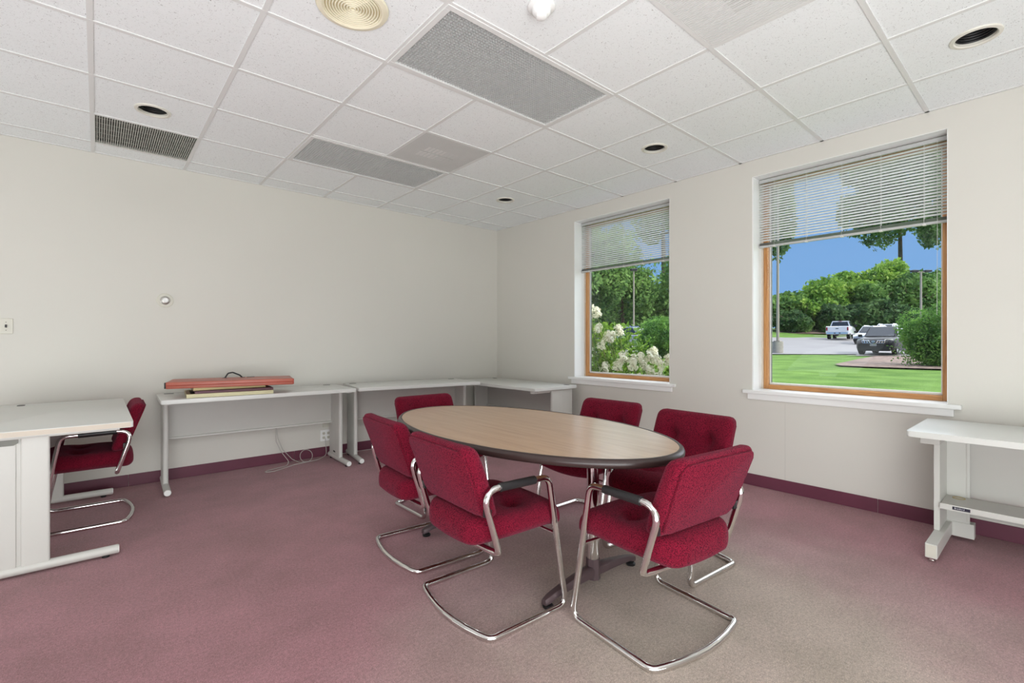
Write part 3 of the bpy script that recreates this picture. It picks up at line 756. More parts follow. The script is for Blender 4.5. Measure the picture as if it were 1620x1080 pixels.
for py in (-.505, .560):
    bm = bmesh.new(); cyl(bm, (.055, py, (.125+H-.05)/2), .030, H-.05-.125, 32); col = finish('column', bm, 'chrome', tt, auto=40)
    bm = bmesh.new(); cyl(bm, (.055, py, H-.043), .10, .014, 28, .13); finish('mounting_plate', bm, 'base_brown', col, auto=30)
    bm = bmesh.new()
    # arched two-way foot: sections along x
    secs = []
    for k in range(25):
        u = -1+2*k/24; x = .055+u*.345; au = abs(u)
        zt = .050+.050*(1-au**1.5) if au < .9 else .0573-.012*((au-.9)/.1)
        zb = .030+.020*(1-au**2) if au < .86 else .030-.012*((au-.86)/.14)
        w = .020+.008*(1-au)
        if au > .985: w *= .7
        secs.append([bm.verts.new((x, py+sx_*w, z)) for sx_, z in ((-1, zb), (-1, zt-.012), (-.7, zt-.003), (0, zt), (.7, zt-.003), (1, zt-.012), (1, zb))])
    for A, B in zip(secs, secs[1:]):
        for q in range(7): bm.faces.new((A[q], A[(q+1) % 7], B[(q+1) % 7], B[q]))
    bm.faces.new(secs[0][::-1]); bm.faces.new(secs[-1])
    ft = finish('base_foot', bm, 'base_brown', tt, auto=40)
    bm = bmesh.new(); cyl(bm, (.055, py, .082), .037, .100, 8, .034); finish('base_hub', bm, 'base_brown', tt, auto=30)
    for s in (-1, 1):
        bm = bmesh.new(); lathe(bm, [(0, 0), (.024, 0), (.026, .008), (.018, .016), (.010, .018), (.010, .032)], 20, Matrix.Translation((.055+s*.318, py, 0))); finish('glide', bm, 'black_plastic', ft, auto=40)

# ================================================================== CHAIRS
def make_chair():
    t = thing('guest_chair', 'burgundy chair', 'chair', (0, 0, 0), 0, 'burgundy cantilever chairs')
    r = .0138; w = .276; z0 = r
    P = []; rad = []
    def arc(xa, bow, z, n=8, rev=False):
        pts = []
        for k in range(1, n):
            u = -1+2*k/n; pts.append((xa-bow*(1-u*u), w*u*(1 if not rev else -1), z-.0))
        return pts
    path = []
    L = [(.425, w, z0), (.305, w, .608), (-.022, w, .612), (.042, w, .352)]
    # left side, going from the floor rear corner
    pts = [(0, w, z0), (.425, w, z0), (.318, w, .612), (-.042, w, .618), (.045, w, .342)]; rr = [.045, .045, .05, .065, .03]
    pts2 = [(.045, -w, .342), (-.042, -w, .618), (.318, -w, .612), (.425, -w, z0), (0, -w, z0)]; rr2 = [.03, .065, .05, .045, .045]
    top_arc = [(.045-.012*(1-(u*u)), -w*u, .342) for u in (-.8, -.55, -.25, 0, .25, .55, .8)]
    bot_arc = [(0-.045*(1-(u*u)), w*u, z0) for u in (-.8, -.55, -.25, 0, .25, .55, .8)]
    allp = pts+top_arc+pts2+bot_arc; allr = rr+[.05]*7+rr2+[.05]*7
    bm = bmesh.new(); tube(bm, rounded(allp, allr, True, 6), r, 12, True)
    fr = finish('frame', bm, 'chrome', t, smooth=True)
    tb('seat_brace', [(.372, -w, .345), (.372, w, .345)], .008, 'chrome', fr, 8)
    for s in (-1, 1):
        tb('arm_pad', [(.045, s*w, .6165), (.235, s*w, .6135)], .0178, 'arm_vinyl', t, 14)
    # seat
    def sf(x, y, z):
        xr = (x+.245)*.45/.49                      # 0 at the rear, .45 at the front
        wy = 1.0
        if xr < .21: wy = .50+.50*math.sqrt(max(0, 1-((.21-xr)/.21)**2))
        if xr > .40: wy = 1-.10*((xr-.40)/.05)**2
        yy = y*wy
        if z > 0:
            z += .012*(1-(y/.26)**2)
            for s in (-1, 1): z -= .042*gauss(x, yy, .035, s*.105, .034)
            z -= .008*math.exp(-((x-.035)/.03)**2)*(1 if abs(yy) < .105 else max(0, 1-(abs(yy)-.105)/.15))
            z += .008*math.exp(-((xr-.36)/.07)**2)
        else:
            k = min(1, (yy/.26)**2); z = z*(1.0-.42*k) - .012*(1-k)
        if xr < .15: z -= .012*((.15-xr)/.15)**2
        # front waterfall
        if xr > .36: z -= .030*((xr-.36)/.09)**2
        return (x+.198, yy, z+.417)
    bm = cushion(.49, .522, .112, .054, 22, sf); st = finish('seat', bm, 'burgundy_fabric', t, smooth=True)
    # backrest, leaning back
    def bf(x, y, z):
        u = (z+.17)/.34
        if x > 0:
            for s in (-1, 1):
                x -= .042*gauss(y, z, s*.115, .015, .028)
                x -= .010*math.exp(-((y-s*.115)/.020)**2)*max(0, 1-abs(z-.05)/.14)
            x -= .006*math.exp(-((z-.015)/.02)**2)*(1 if abs(y) < .115 else max(0, 1-(abs(y)-.115)/.12))
            x += .010*(abs(y)/.26)**2
            x *= 1-.35*max(0, u-.6)
        k = max(0, u-.75)/.25
        yy = y*(1-.05*k*k)*(1-.07*max(0, .35-u)/.35)
        return (x+.044-.125*u, yy, z+.631)
    bm = cushion(.074, .500, .315, .035, 20, bf); bk = finish('backrest', bm, 'burgundy_fabric', t, smooth=True)
    # flat upholstered rear panel with a welt line
    bm = bmesh.new(); prism(bm, rrect(-.236, .236, -.140, .140, .035, 6), -.004, .005, .004, 2)
    M = Matrix(((0, 0, -1, 0), (1, 0, 0, 0), (0, 1, 0, 0), (0, 0, 0, 1)))
    bmesh.ops.transform(bm, matrix=M, verts=bm.verts)
    for v in bm.verts:
        u = (v.co.z+.17)/.34; v.co.x += .044-.125*u-.0375; v.co.z += .631; v.co.y *= (1-.05*(max(0, u-.75)/.25)**2)*(1-.07*max(0, .35-u)/.35)
    finish('back_panel', bm, 'burgundy_fabric', bk, auto=40)
    for s in (-1, 1):
        bx('back_bracket', -.012, .012, s*.255-.014, s*.255+.014, .50, .53, 'black_plastic', bk)
    return t
chairs = [
    ((1.200, 1.780), -2, 'burgundy chair seen from behind at the near left of the oval table, whole'),
    ((1.270, 2.470), -4, 'burgundy chair behind another at the far left side of the oval table'),
    ((1.797, .952), 83.8, 'burgundy chair nearest the camera at the right end of the oval table'),
    ((2.620, 1.440), 176, 'burgundy chair facing the camera, right of the table behind the nearest chair'),
    ((2.730, 2.130), 180, 'burgundy chair beneath the far window, behind the oval table'),
    ((1.945, 3.240), -90, 'burgundy chair at the far end of the table before the corner desks'),
    ((.146, 4.375), 179, 'burgundy chair pushed under the desk at the left edge'),
]
base = make_chair()
for k, ((x, y), a, lab) in enumerate(chairs):
    c = base if k == 0 else dup(base)
    c.location = (x, y, 0); c.rotation_euler = (0, 0, R(a)); c['label'] = lab

# ================================================================== THINGS ON THE DESK
ra = R(-2)
def frame_thing(label, cx, cy, z, L, D, h, rz, mat, inner, fw=.03):
    t = thing('picture_frame', label, 'picture frame', (cx, cy, z), rz, 'framed boards under the red case')
    bm = bmesh.new()
    for a in ((-L/2, L/2, -D/2, -D/2+fw), (-L/2, L/2, D/2-fw, D/2), (-L/2, -L/2+fw, -D/2+fw, D/2-fw), (L/2-fw, L/2, -D/2+fw, D/2-fw)): box(bm, *a, 0, h, .002)
    finish('moulding', bm, mat, t); bx('backing', -L/2+fw*.5, L/2-fw*.5, -D/2+fw*.5, D/2-fw*.5, .003, h*.55, inner, t); return t
frame_thing('pale wooden frame lying lowest on the case desk', .862, 4.745, .7605, .625, .46, .030, R(-5), 'frame_pale', 'art_dark')
tag(bx('plum_board', -.27, .30, -.235, .235, 0, .020, 'board_plum', bev=.002, loc=(.875, 4.765, .791), rot=(0, 0, R(-4))), 'plum coloured board between the two pale frames on the desk', 'board')
frame_thing('thin gilt frame directly under the red portfolio case', .855, 4.760, .8115, .530, .36, .026, R(-2.5), 'frame_gold', 'art_dark')
t = thing('portfolio_case', 'flat red portfolio case with black carry handle lying on top of the frames', 'case', (.885, 4.68, .838), R(-12))
bm = bmesh.new(); prism(bm, rrect(-.455, .455, -.20, .20, .010, 3), 0, .052, .006, 3); cs = finish('case_body', bm, 'case_red', t, auto=40)
bm = bmesh.new(); tube(bm, [(-.452, -.201, .026), (.452, -.201, .026)], .0035, 8); finish('piping', bm, 'case_side', t)
for s in (-1, 1):
    bx('corner_patch', s*.4565-.006, s*.4565+.003, -.203, -.175, .003, .050, 'case_side' if s > 0 else 'grommet_black', t, bev=.002)
hb = bmesh.new(); hp = rounded([(-.07, .14, .050), (-.045, .15, .092), (-.01, .155, .098), (.045, .15, .072), (.065, .14, .050)], .02, False, 5)
tube(hb, hp, .0062, 10); finish('carry_handle', hb, 'black_plastic', t, auto=50)
bx('handle_tab', -.085, -.055, .130, .155, .051, .055, 'black_plastic', t, bev=.001); bx('handle_tab', .05, .085, .130, .155, .051, .055, 'black_plastic', t, bev=.001)
bx('strap', .10, .16, .135, .150, .051, .056, 'black_plastic', t, bev=.001)

# cables: from under the desk to a coil on the carpet, and one along the baseboard
cb = bmesh.new()
def hang(pts): return rounded(pts, .06, False, 6)
tube(cb, hang([(1.305, 4.975, .385), (1.315, 4.97, .28), (1.36, 4.97, .16), (1.45, 4.985, .05), (1.52, 4.98, .006), (1.62, 4.97, .006)]), .0032, 6)
loop = [(1.585+.060*math.cos(a), 4.985+.02*math.sin(a), .062+.058*math.sin(a)) for a in [2*math.pi*k/20 for k in range(20)]]
tube(cb, loop, .0030, 6, True)
tube(cb, hang([(1.30, 4.975, .385), (1.30, 4.97, .25), (1.34, 4.97, .15), (1.42, 4.97, .03), (1.38, 4.93, .005), (1.20, 4.87, .005), (1.16, 4.82, .005), (1.24, 4.80, .005), (1.45, 4.93, .005), (1.70, 4.98, .006), (1.80, 5.02, .03), (1.815, 5.10, .19)]), .0032, 6)
tag(finish('power_cable', cb, 'cable_grey', auto=60), 'thin grey cable hanging below the case desk and coiled on the carpet', 'cable')
cb = bmesh.new(); tube(cb, hang([(1.98, 5.08, .005), (2.15, 5.09, .005), (2.35, 5.07, .006), (2.6, 5.08, .005), (2.9, 5.06, .005)]), .003, 6)
tag(finish('floor_cable', cb, 'cord_white', auto=60), 'thin white cable lying along the baseboard under the angled desk', 'cable')

# ================================================================== OUTDOORS
st_, ct_ = math.sin(TH), math.cos(TH)
KZ = [(-30, .10), (5, .16), (8, .24), (20, .31), (27, .38), (32, .52), (42, .93), (51.5, 1.46), (60, 1.80), (66, 2.75), (72, 3.3), (110, 4.2), (200, 5)]
def gz(d):
    for (a, za), (b, zb) in zip(KZ, KZ[1:]):
        if d <= b: return za+(zb-za)*max(0, (d-a))/(b-a)
    return 5
def wp(u, d, dz=0):
    """world point at bearing u (tangent units) and distance d, on the ground"""
    r = u*d; return Vector((r*ct_+d*st_, -r*st_+d*ct_, gz(d)+dz))
def ut(px): return (px-810)/756.44
def ground(name, poly_rows, mat, dz, label=None, parent=None):
    """poly_rows: (d, u_left, u_right); a strip mesh following the slope"""
    bm = bmesh.new(); prev = None; M_ = 10
    for d, ul, ur in poly_rows:
        row = [bm.verts.new(wp(ul+(ur-ul)*k/M_, d, dz)) for k in range(M_+1)]
        if prev:
            for k in range(M_): bm.faces.new((prev[k], prev[k+1], row[k+1], row[k]))
        prev = row
    o = finish(name, bm, mat, parent); o['kind'] = 'structure'; return o
rows = [(d, -3.2, 3.2) for d in (3.2,)]
# one big lawn sheet everywhere outside the building (cut off at the wall by its start in X)
bm = bmesh.new(); gridx = [XW+.27, 5, 6, 7, 8, 10, 12, 15, 18, 22, 26, 30, 35, 40, 46, 52, 60, 70, 90, 140]; gridy = [-60, -40, -25, -15, -8, -3, 0, 3, 6, 9, 12, 16, 20, 25, 30, 36, 42, 50, 60, 80, 120]
vv = [[bm.verts.new((x, y, gz(x*st_+y*ct_)-.02)) for y in gridy] for x in gridx]
for a in range(len(gridx)-1):
    for b in range(len(gridy)-1): bm.faces.new((vv[a][b], vv[a+1][b], vv[a+1][b+1], vv[a][b+1]))
lawn = tag(finish('lawn', bm, 'grass', smooth=True), kind=S)
ds = [27.0, 28.5, 30, 32, 36, 42, 47, 51.5, 56, 60]
ground('parking_lot', [(d, (-.4 if d > 28.9 else .72), 2.4) for d in ds], 'asphalt', .03)
ground('parking_lot', [(d, (-.2 if d > 29.5 else .0), .70) for d in (29.6, 32, 36, 42, 51.5, 60)], 'asphalt', .028)
ground('kerb', [(26.6, .70, 2.2), (27.0, .70, 2.2)], 'kerb', .06)
ground('kerb', [(59.8, -.4, 2.4), (60.3, -.4, 2.4)], 'kerb', .10)
ground('mulch_bed', [(15.0, 1.0, 1.3), (15.8, .86, 1.3), (16.6, .76, 1.3), (17.6, .685, 1.3), (18.6, .675, 1.3), (20.5, .70, 1.3), (23, .725, 1.3), (26.6, .76, 1.3)], 'mulch', .035)
ground('mulch_bed', [(21, .30, .42), (23, .27, .44), (26, .28, .44)], 'mulch', .035)
ground('mulch_bed', [(62.5, .565, .80), (64, .55, .80), (67, .56, .80), (69, .58, .80)], 'mulch', .05)

def leaves(n, pts, size, flat=.0, name='foliage', mat='leaf_mid', parent=None, squash=.55):
    """n little leaf cards (each a folded quad) at the given points"""
    P = np.asarray(pts); n = len(P)
    a = rng.normal(size=(n, 3)); a /= np.linalg.norm(a, axis=1)[:, None]
    b = rng.normal(size=(n, 3)); b -= (b*a).sum(1)[:, None]*a; b /= np.linalg.norm(b, axis=1)[:, None]
    c = np.cross(a, b)
    s = size*(.6+.8*rng.random(n))[:, None]
    v = np.empty((n, 4, 3)); v[:, 0] = P-a*s*.5; v[:, 1] = P+b*s*squash*.5+c*s*.08; v[:, 2] = P+a*s*.5; v[:, 3] = P-b*s*squash*.5+c*s*.08
    me = bpy.data.meshes.new(name); me.vertices.add(n*4); me.vertices.foreach_set('co', v.reshape(-1).astype(np.float32))
    me.loops.add(n*4); me.loops.foreach_set('vertex_index', np.arange(n*4, dtype=np.int32))
    me.polygons.add(n); me.polygons.foreach_set('loop_start', np.arange(0, n*4, 4, dtype=np.int32)); me.polygons.foreach_set('loop_total', np.full(n, 4, dtype=np.int32))
    me.update(calc_edges=True); me.materials.append(MATS[mat])
    o = bpy.data.objects.new(name, me); C.objects.link(o); o.parent = parent; o['kind'] = 'stuff'; return o
def crown_pts(n, rx, ry, rz, lumps=14, lump_r=.42, shell=.35, seed=0):
    g = np.random.default_rng(seed)
    c = g.normal(size=(lumps, 3)); c /= np.linalg.norm(c, axis=1)[:, None]; c *= (.35+.45*g.random(lumps))[:, None]; c[:, 2] *= .9
    idx = g.integers(0, lumps, n); d = g.normal(size=(n, 3)); d /= np.linalg.norm(d, axis=1)[:, None]
    rad = lump_r*(1-shell*g.random(n)**1.5)[:, None]*(.7+.6*g.random(lumps))[idx][:, None]
    p = c[idx]+d*rad
    return p*np.array([rx, ry, rz])
def tree(name, label, cat, u, d, zlow, ztop, rx, mat, n, size, group=None, trunk=True, seed=1, lumps=16, lump_r=.42, sparse=False):
    P = wp(u, d); g = P.z
    t = thing(name, label, cat, P, 0, group)
    rz = (ztop-zlow)/2*.86; cz = (zlow+ztop)/2-g
    pts = crown_pts(n, rx*.82, rx*.82, rz, lumps, lump_r, .35, seed)+np.array([0, 0, cz])
    pts = pts[pts[:, 2] > .05]
    leaves(len(pts), pts, size, mat=mat, parent=t)
    if trunk:
        bm = bmesh.new(); h = cz
        tube(bm, [(0, 0, -.1), (.1, .05, h*.4), (-.05, .1, h*.8), (.1, 0, h+rz*.5)], [.014*h+.12, .011*h+.1, .008*h+.06, .04], 8)
        rg = random.Random(seed)
        for k in range(7):
            a = rg.uniform(0, 6.28); z = h*rg.uniform(.6, 1.05); q = rx*rg.uniform(.5, .8)
            tube(bm, [(0, 0, z), (q*.5*math.cos(a), q*.5*math.sin(a), z+rz*.18), (q*math.cos(a), q*math.sin(a), z+rz*.5)], [.14, .09, .03], 6)
        finish('trunk', bm, 'bark', t, smooth=True)
    return t
def zt(v, d): return CH+(540-v)*d/756.44
Gt = 'trees beyond the parking lot'
HT = [ # px, d, v_top, rx, mat, label
    (1228, 70, 455, 4.6, 'leaf_mid', 'dark rounded tree at the left end of the hedge beyond the car park'),
    (1268, 68, 458, 4.2, 'leaf_bright', 'low bright green tree above the far round shrubs'),
    (1306, 71, 430, 4.4, 'leaf_bright', 'yellow-green tree rising left of the white truck'),
    (1340, 73, 412, 4.6, 'leaf_bright', 'tall bright green tree directly above the white truck'),
    (1372, 70, 438, 4.0, 'leaf_mid', 'darker green tree above the silver car'),
    (1400, 74, 396, 5.0, 'leaf_bright', 'tallest bright green tree behind the black car'),
    (1440, 68, 420, 4.6, 'leaf_mid', 'green tree behind the twin-headed lamp post'),
    (1482, 72, 404, 5.0, 'leaf_mid', 'green tree at the right end of the hedge beyond the lot'),
    (1330, 64, 476, 3.4, 'leaf_dark', 'low dark tree just behind the white truck'),
    (1385, 64, 470, 3.6, 'leaf_dark', 'low dark tree behind the silver car'),
    (1250, 64.5, 488, 2.6, 'leaf_dark', 'low dark tree behind the first round shrub'),
    (1425, 63, 474, 3.4, 'leaf_dark', 'low dark tree behind the black car roof'),
]
for k, (px, d, v, rx, mt, lab) in enumerate(HT):
    u = ut(px); tree('hedge_tree', lab, 'tree', u, d, gz(d)-.3, zt(v, d), rx*1.12, mt, 7000, .62, Gt, seed=20+k, lumps=22)
tree('tall_tree', 'tall old tree with bare limbs towering over the far hedge', 'tree', ut(1425), 84, 9, 46, 14, 'leaf_dark', 19000, .75, None, seed=3, lumps=64, lump_r=.19)
tree('tall_tree', 'tall sparse tree behind the near lamp post on the left', 'tree', ut(1200), 78, 6, 40, 7.4, 'leaf_dark', 9000, .7, None, seed=4, lumps=34, lump_r=.24)
WT = [
    (940, 46, 330, 5.0, 'leaf_mid', 'large dark green tree seen left in the far window'),
    (985, 50, 350, 4.6, 'leaf_mid', 'dark green tree left of the thin lamp post in the far window'),
    (1040, 54, 452, 4.4, 'leaf_mid', 'lower green tree right of the thin lamp post'),
    (1075, 52, 380, 5.0, 'leaf_mid', 'tall tree at the right edge of the far window'),
    (895, 44, 300, 5.0, 'leaf_mid', 'dark tree at the left edge of the view in the far window'),
]
for k, (px, d, v, rx, mt, lab) in enumerate(WT):
    tree('grove_tree', lab, 'tree', ut(px), d, gz(d)+.3, zt(v, d), rx, mt, 8000, .42, 'trees seen through the far window', seed=50+k, lumps=24)
for k, (px, d, v, rx, lab) in enumerate(((925, 58, 478, 4.2, 'low dark tree behind the flowers at the far window left'), (965, 60, 470, 4.2, 'low dark tree left of the thin lamp post'), (1008, 61, 474, 4.2, 'low dark tree behind the thin lamp post'), (1050, 62, 468, 4.4, 'low dark tree behind the round bush in the far window'))):
    tree('thicket_tree', lab, 'tree', ut(px), d, gz(d)-.6, zt(v, d), rx*1.15, 'leaf_dark', 7000, .5, 'low trees seen through the far window', seed=90+k, lumps=24)
tree('tall_tree', 'high sparse tree crown glimpsed through the far window blind', 'tree', ut(1050), 66, 12, 34, 9, 'leaf_mid', 7000, .6, None, seed=77, lumps=34, lump_r=.22)

def shrub(label, px, d, r, h, mat, n, size, seed, name='round_shrub'):
    P = wp(ut(px), d); t = thing(name, label, 'shrub', P)
    pts = crown_pts(n, r*.92, r*.92, h*.52, 34, .42, .3, seed)+np.array([0, 0, h*.47]); pts[:, 2] = np.maximum(pts[:, 2], .04+.1*rng.random(len(pts)))
    lowp = rng.normal(size=(n//6, 3))*np.array([r*.36, r*.36, h*.14])+np.array([0, 0, h*.18]); pts = np.concatenate([pts, lowp[lowp[:, 2] > .03]])
    leaves(len(pts), pts, size, mat=mat, parent=t)
    bm = bmesh.new()
    for k in range(5):
        a = k*1.3; tube(bm, [(.06*math.cos(a), .06*math.sin(a), -.05), (.3*r*math.cos(a), .3*r*math.sin(a), h*.5), (.5*r*math.cos(a), .5*r*math.sin(a), h*.75)], [.04, .025, .01], 6)
    finish('stem', bm, 'bark', t); return t
shrub('big dark green bush partly hiding the black car', 1494, 17.6, 1.42, 2.42, 'leaf_bush', 42000, .085, 5, 'large_bush')
shrub('round green bush right of the flowers in the far window', 1046, 23, 1.25, 2.15, 'leaf_bush', 20000, .10, 6, 'large_bush')
shrub('round trimmed shrub at left on the far bank', 1271, 64, 1.25, 2.3, 'leaf_mid', 4000, .2, 8)
shrub('small low shrub between the two round shrubs on the far bank', 1291, 67, .7, 1.3, 'leaf_dark', 3000, .2, 9)
shrub('round trimmed shrub beside the white truck', 1310, 63.5, 1.15, 2.1, 'leaf_mid', 4000, .2, 10)

# lamp posts
def post(label, px, d, htop, r, conc, heads, group=None):
    P = wp(ut(px), d); t = thing('lamp_post', label, 'lamp post', P)
    z0 = 0
    if conc:
        bm = bmesh.new(); cyl(bm, (0, 0, conc/2-.1), .31, conc+.2, 20); finish('concrete_base', bm, 'concrete', t, auto=40); z0 = conc
    bm = bmesh.new(); cyl(bm, (0, 0, (z0+htop)/2), r, htop-z0, 14, r*.75); finish('pole', bm, 'pole_grey', t, auto=40)
    bm = bmesh.new(); box(bm, -.18, .18, -.18, .18, z0, z0+.06); finish('base_plate', bm, 'pole_grey', t)
    for s in heads:
        M = Matrix.Translation((0, 0, htop)) @ Matrix.Rotation(-TH, 4, 'Z')
        bm = bmesh.new(); box(bm, s*.10-.25 if s else -.3, s*.10+.25 if s else .3, -.04, .04, -.05, .03, M=M); finish('arm', bm, 'pole_grey', t)
        bm = bmesh.new(); box(bm, s*.62-.30, s*.62+.30, -.22, .22, -.02, .18, .05, M=M); finish('lamp_head', bm, 'lamp_head', t)
    return t
post('near lamp post on a round concrete footing at the edge of the grass', 1230.5, 30, 10.5, .085, .74, (-1, 1))
post('far twin-headed lamp post rising behind the big bush', 1457, 46, zt(430, 46)-gz(46), .10, 0, (-1, 1))
post('thin lamp post standing before the trees in the far window', 1002.5, 44, zt(428, 44)-gz(44), .085, 0, (0,))

# ---------------------------------------------------------------- vehicles
def loft(bm, secs):
    rr = [[bm.verts.new(p) for p in s] for s in secs]; n = len(rr[0])
    for A, B in zip(rr, rr[1:]):
        for k in range(n): bm.faces.new((A[k], A[(k+1) % n], B[(k+1) % n], B[k]))
    bm.faces.new(rr[0][::-1]); bm.faces.new(rr[-1]); return rr
def sect(x, w, zb, zs, zt_, wt):
    """cross section at x: half width w at the shoulder, zb floor, zs shoulder, zt_ top with half width wt"""
    return [(x, -w*.94, zb), (x, -w, zb+.15), (x, -w, zs), (x, -wt, zt_), (x, wt, zt_), (x, w, zs), (x, w, zb+.15), (x, w*.94, zb)]
def wheel(t, x, y, r, w, rim):
    bm = bmesh.new(); lathe(bm, [(r*.55, -w/2), (r*.94, -w/2), (r, -w/2+.03), (r, w/2-.03), (r*.94, w/2), (r*.55, w/2)], 24, Matrix.Translation((x, y, r)) @ Matrix.Rotation(R(90), 4, 'X')); wl = finish('wheel', bm, 'tyre', t, auto=40)
    bm = bmesh.new(); lathe(bm, [(0, -w/2+.02), (r*.6, -w/2+.01), (r*.6, w/2-.01), (0, w/2-.02)], 18, Matrix.Translation((x, y, r)) @ Matrix.Rotation(R(90), 4, 'X')); finish('rim', bm, rim, wl, auto=40)
def quad(bm, pts, th=.02):
    pts = [Vector(p) for p in pts]; n = (pts[1]-pts[0]).cross(pts[2]-pts[0]).normalized()*th
    a = [bm.verts.new(p-n*.3) for p in pts]; b = [bm.verts.new(p+n) for p in pts]; m = len(pts)
    bm.faces.new(a[::-1]); bm.faces.new(b)
    for i in range(m): bm.faces.new((a[i], a[(i+1) % m], b[(i+1) % m], b[i]))
def pq(name, pts, mat, t, th=.015):
    bm = bmesh.new(); quad(bm, pts, th); return finish(name, bm, mat, t)
def suv(label, px, d, yaw, mat, detailed=False, L=4.6, w=.91, Ht=1.66):
    """nose points along local +x"""
    P = wp(ut(px), d, .035); ray = math.atan2(-(ut(px)*-st_+ct_), -(ut(px)*ct_+st_))
    t = thing('car', label, 'car', P, ray+R(yaw))
    s = Ht/1.66
    bm = bmesh.new()
    loft(bm, [sect(-L/2, w*.86, .34, .75*s, .98*s, w*.72), sect(-L/2+.12, w*.97, .24, .92*s, 1.04*s, w*.82), sect(-1.2, w, .22, .98*s, 1.06*s, w*.88), sect(.5, w, .22, .98*s, 1.06*s, w*.88),
              sect(1.05, w, .22, .94*s, 1.04*s, w*.84), sect(1.8, w*.985, .24, .86*s, .96*s, w*.74), sect(L/2-.16, w*.93, .26, .74*s, .86*s, w*.66), sect(L/2, w*.80, .32, .58*s, .70*s, w*.55)])
    body = finish('body', bm, mat, t, auto=38)
    bm = bmesh.new()
    loft(bm, [[(-L/2+.22, -w*.86, 1.0*s), (-L/2+.22, w*.86, 1.0*s), (-L/2+.25, w*.84, 1.04*s), (-L/2+.25, -w*.84, 1.04*s)],
              [(-L/2+.28, -w*.86, 1.02*s), (-L/2+.28, w*.86, 1.02*s), (-L/2+.55, w*.68, Ht*.985), (-L/2+.55, -w*.68, Ht*.985)],
              [(-.4, -w*.87, 1.03*s), (-.4, w*.87, 1.03*s), (-.5, w*.68, Ht), (-.5, -w*.68, Ht)],
              [(.35, -w*.87, 1.03*s), (.35, w*.87, 1.03*s), (.25, w*.66, Ht*.985), (.25, -w*.66, Ht*.985)],
              [(1.10, -w*.84, 1.02*s), (1.10, w*.84, 1.02*s), (.42, w*.65, Ht*.965), (.42, -w*.65, Ht*.965)]])
    cab = finish('cabin', bm, mat, t, auto=30)
    e = .02
    pq('windshield', [(1.09, -w*.76, 1.06*s), (1.09, w*.76, 1.06*s), (.50, w*.60, Ht*.945), (.50, -w*.60, Ht*.945)], 'car_glass', cab)
    pq('rear_window', [(-L/2+.31, w*.72, 1.12*s), (-L/2+.31, -w*.72, 1.12*s), (-L/2+.50, -w*.62, Ht*.93), (-L/2+.50, w*.62, Ht*.93)], 'car_glass', cab)
    for sg in (-1, 1):
        def yy(z): return sg*(w*.87+(w*.68-w*.87)*(z-1.03*s)/(Ht-1.03*s))
        for x0, x1, x2, x3 in ((-.35, .88, .40, -.38), (-1.45, -.45, -.47, -1.35)):
            za, zb = 1.08*s, Ht*.93; pts = [(x0, yy(za), za), (x1, yy(za), za), (x2, yy(zb), zb), (x3, yy(zb), zb)]
            pq('side_window', pts if sg < 0 else pts[::-1], 'car_glass', cab)
        bx('mirror', .78, .92, sg*(w+.10)-.10, sg*(w+.10)+.10, 1.02*s, 1.18*s, 'car_trim', t, bev=.03)
        for x in (-1.36, 1.36): wheel(t, x, sg*(w-.12), .35, .23, 'car_silver')
        x = L/2
        pq('headlight', [(x-.06, sg*w*.50, .74*s), (x-.30, sg*w*.93, .74*s), (x-.36, sg*w*.90, .90*s), (x-.14, sg*w*.55, .88*s)][::(1 if sg < 0 else -1)], 'head_lamp', t, .03)
        bx('roof_rail', -1.5, .2, sg*w*.62-.015, sg*w*.62+.015, Ht-.01, Ht+.05, 'car_chrome', t, bev=.01)
        pq('tail_light', [(-L/2-.01, sg*w*.60, .80*s), (-L/2+.03, sg*w*.88, .80*s), (-L/2+.08, sg*w*.86, 1.0*s), (-L/2+.02, sg*w*.60, 1.0*s)][::(1 if sg > 0 else -1)], 'tail_lamp', t, .03)
    bx('lower_bumper', L/2-.20, L/2+.03, -w*.84, w*.84, .22, .50*s, 'car_trim', t, bev=.04)
    bx('licence_plate', L/2+.02, L/2+.045, -.16, .16, .50*s, .60*s, 'plate_blank', t)
    if detailed:
        x = L/2-.01
        for sg in (-1, 1):
            for k in range(3):
                y0 = sg*(.17+k*.12)
                bm = bmesh.new(); z0, z1 = .66*s, .80*s; y1 = sg*(.26+k*.12)
                for a, b in (((y0, z0), (y1, z0)), ((y1, z0), (y1+sg*.04, z1)), ((y1+sg*.04, z1), (y0+sg*.02, z1)), ((y0+sg*.02, z1), (y0, z0))): tube(bm, [(x+.02, a[0], a[1]), (x+.02, b[0], b[1])], .016, 6)
                finish('grille_cell', bm, 'car_chrome', t)
            tb('grille_bar', [(x+.03, sg*.25, .83*s), (x+.04, sg*.12, .64*s), (x+.04, 0, .62*s)], .018, 'car_chrome', t, 6)
            bx('fog_lamp', x-.06, x-.0, sg*.66-.05, sg*.66+.05, .40, .48, 'car_chrome', t, bev=.01)
        bm = bmesh.new(); lathe(bm, [(.050, -.01), (.066, -.01), (.066, .01), (.050, .01), (.050, -.01)], 24, Matrix.Translation((x+.05, 0, .745*s)) @ Matrix.Rotation(R(90), 4, 'Y')); em = finish('emblem_ring', bm, 'car_chrome', t)
        bx('emblem_bar', x+.04, x+.062, -.085, .085, .733*s, .757*s, 'car_chrome', t)
    return t
suv('black car with bright chrome grille parked nose toward the building', 1400, 28.5, -13, 'car_black', True)
suv('silver car parked between the white truck and the black car', 1380, 42.5, -14, 'car_silver', L=4.7, w=.93, Ht=1.62)
suv('pale car mostly hidden behind the silver and black cars', 1402, 47.5, -10, 'car_white', L=4.7, w=.92, Ht=1.68)
suv('silver car half hidden by flowers and bush in the far window', 1000, 35.0, 58, 'car_silver', L=4.6, w=.9, Ht=1.62)

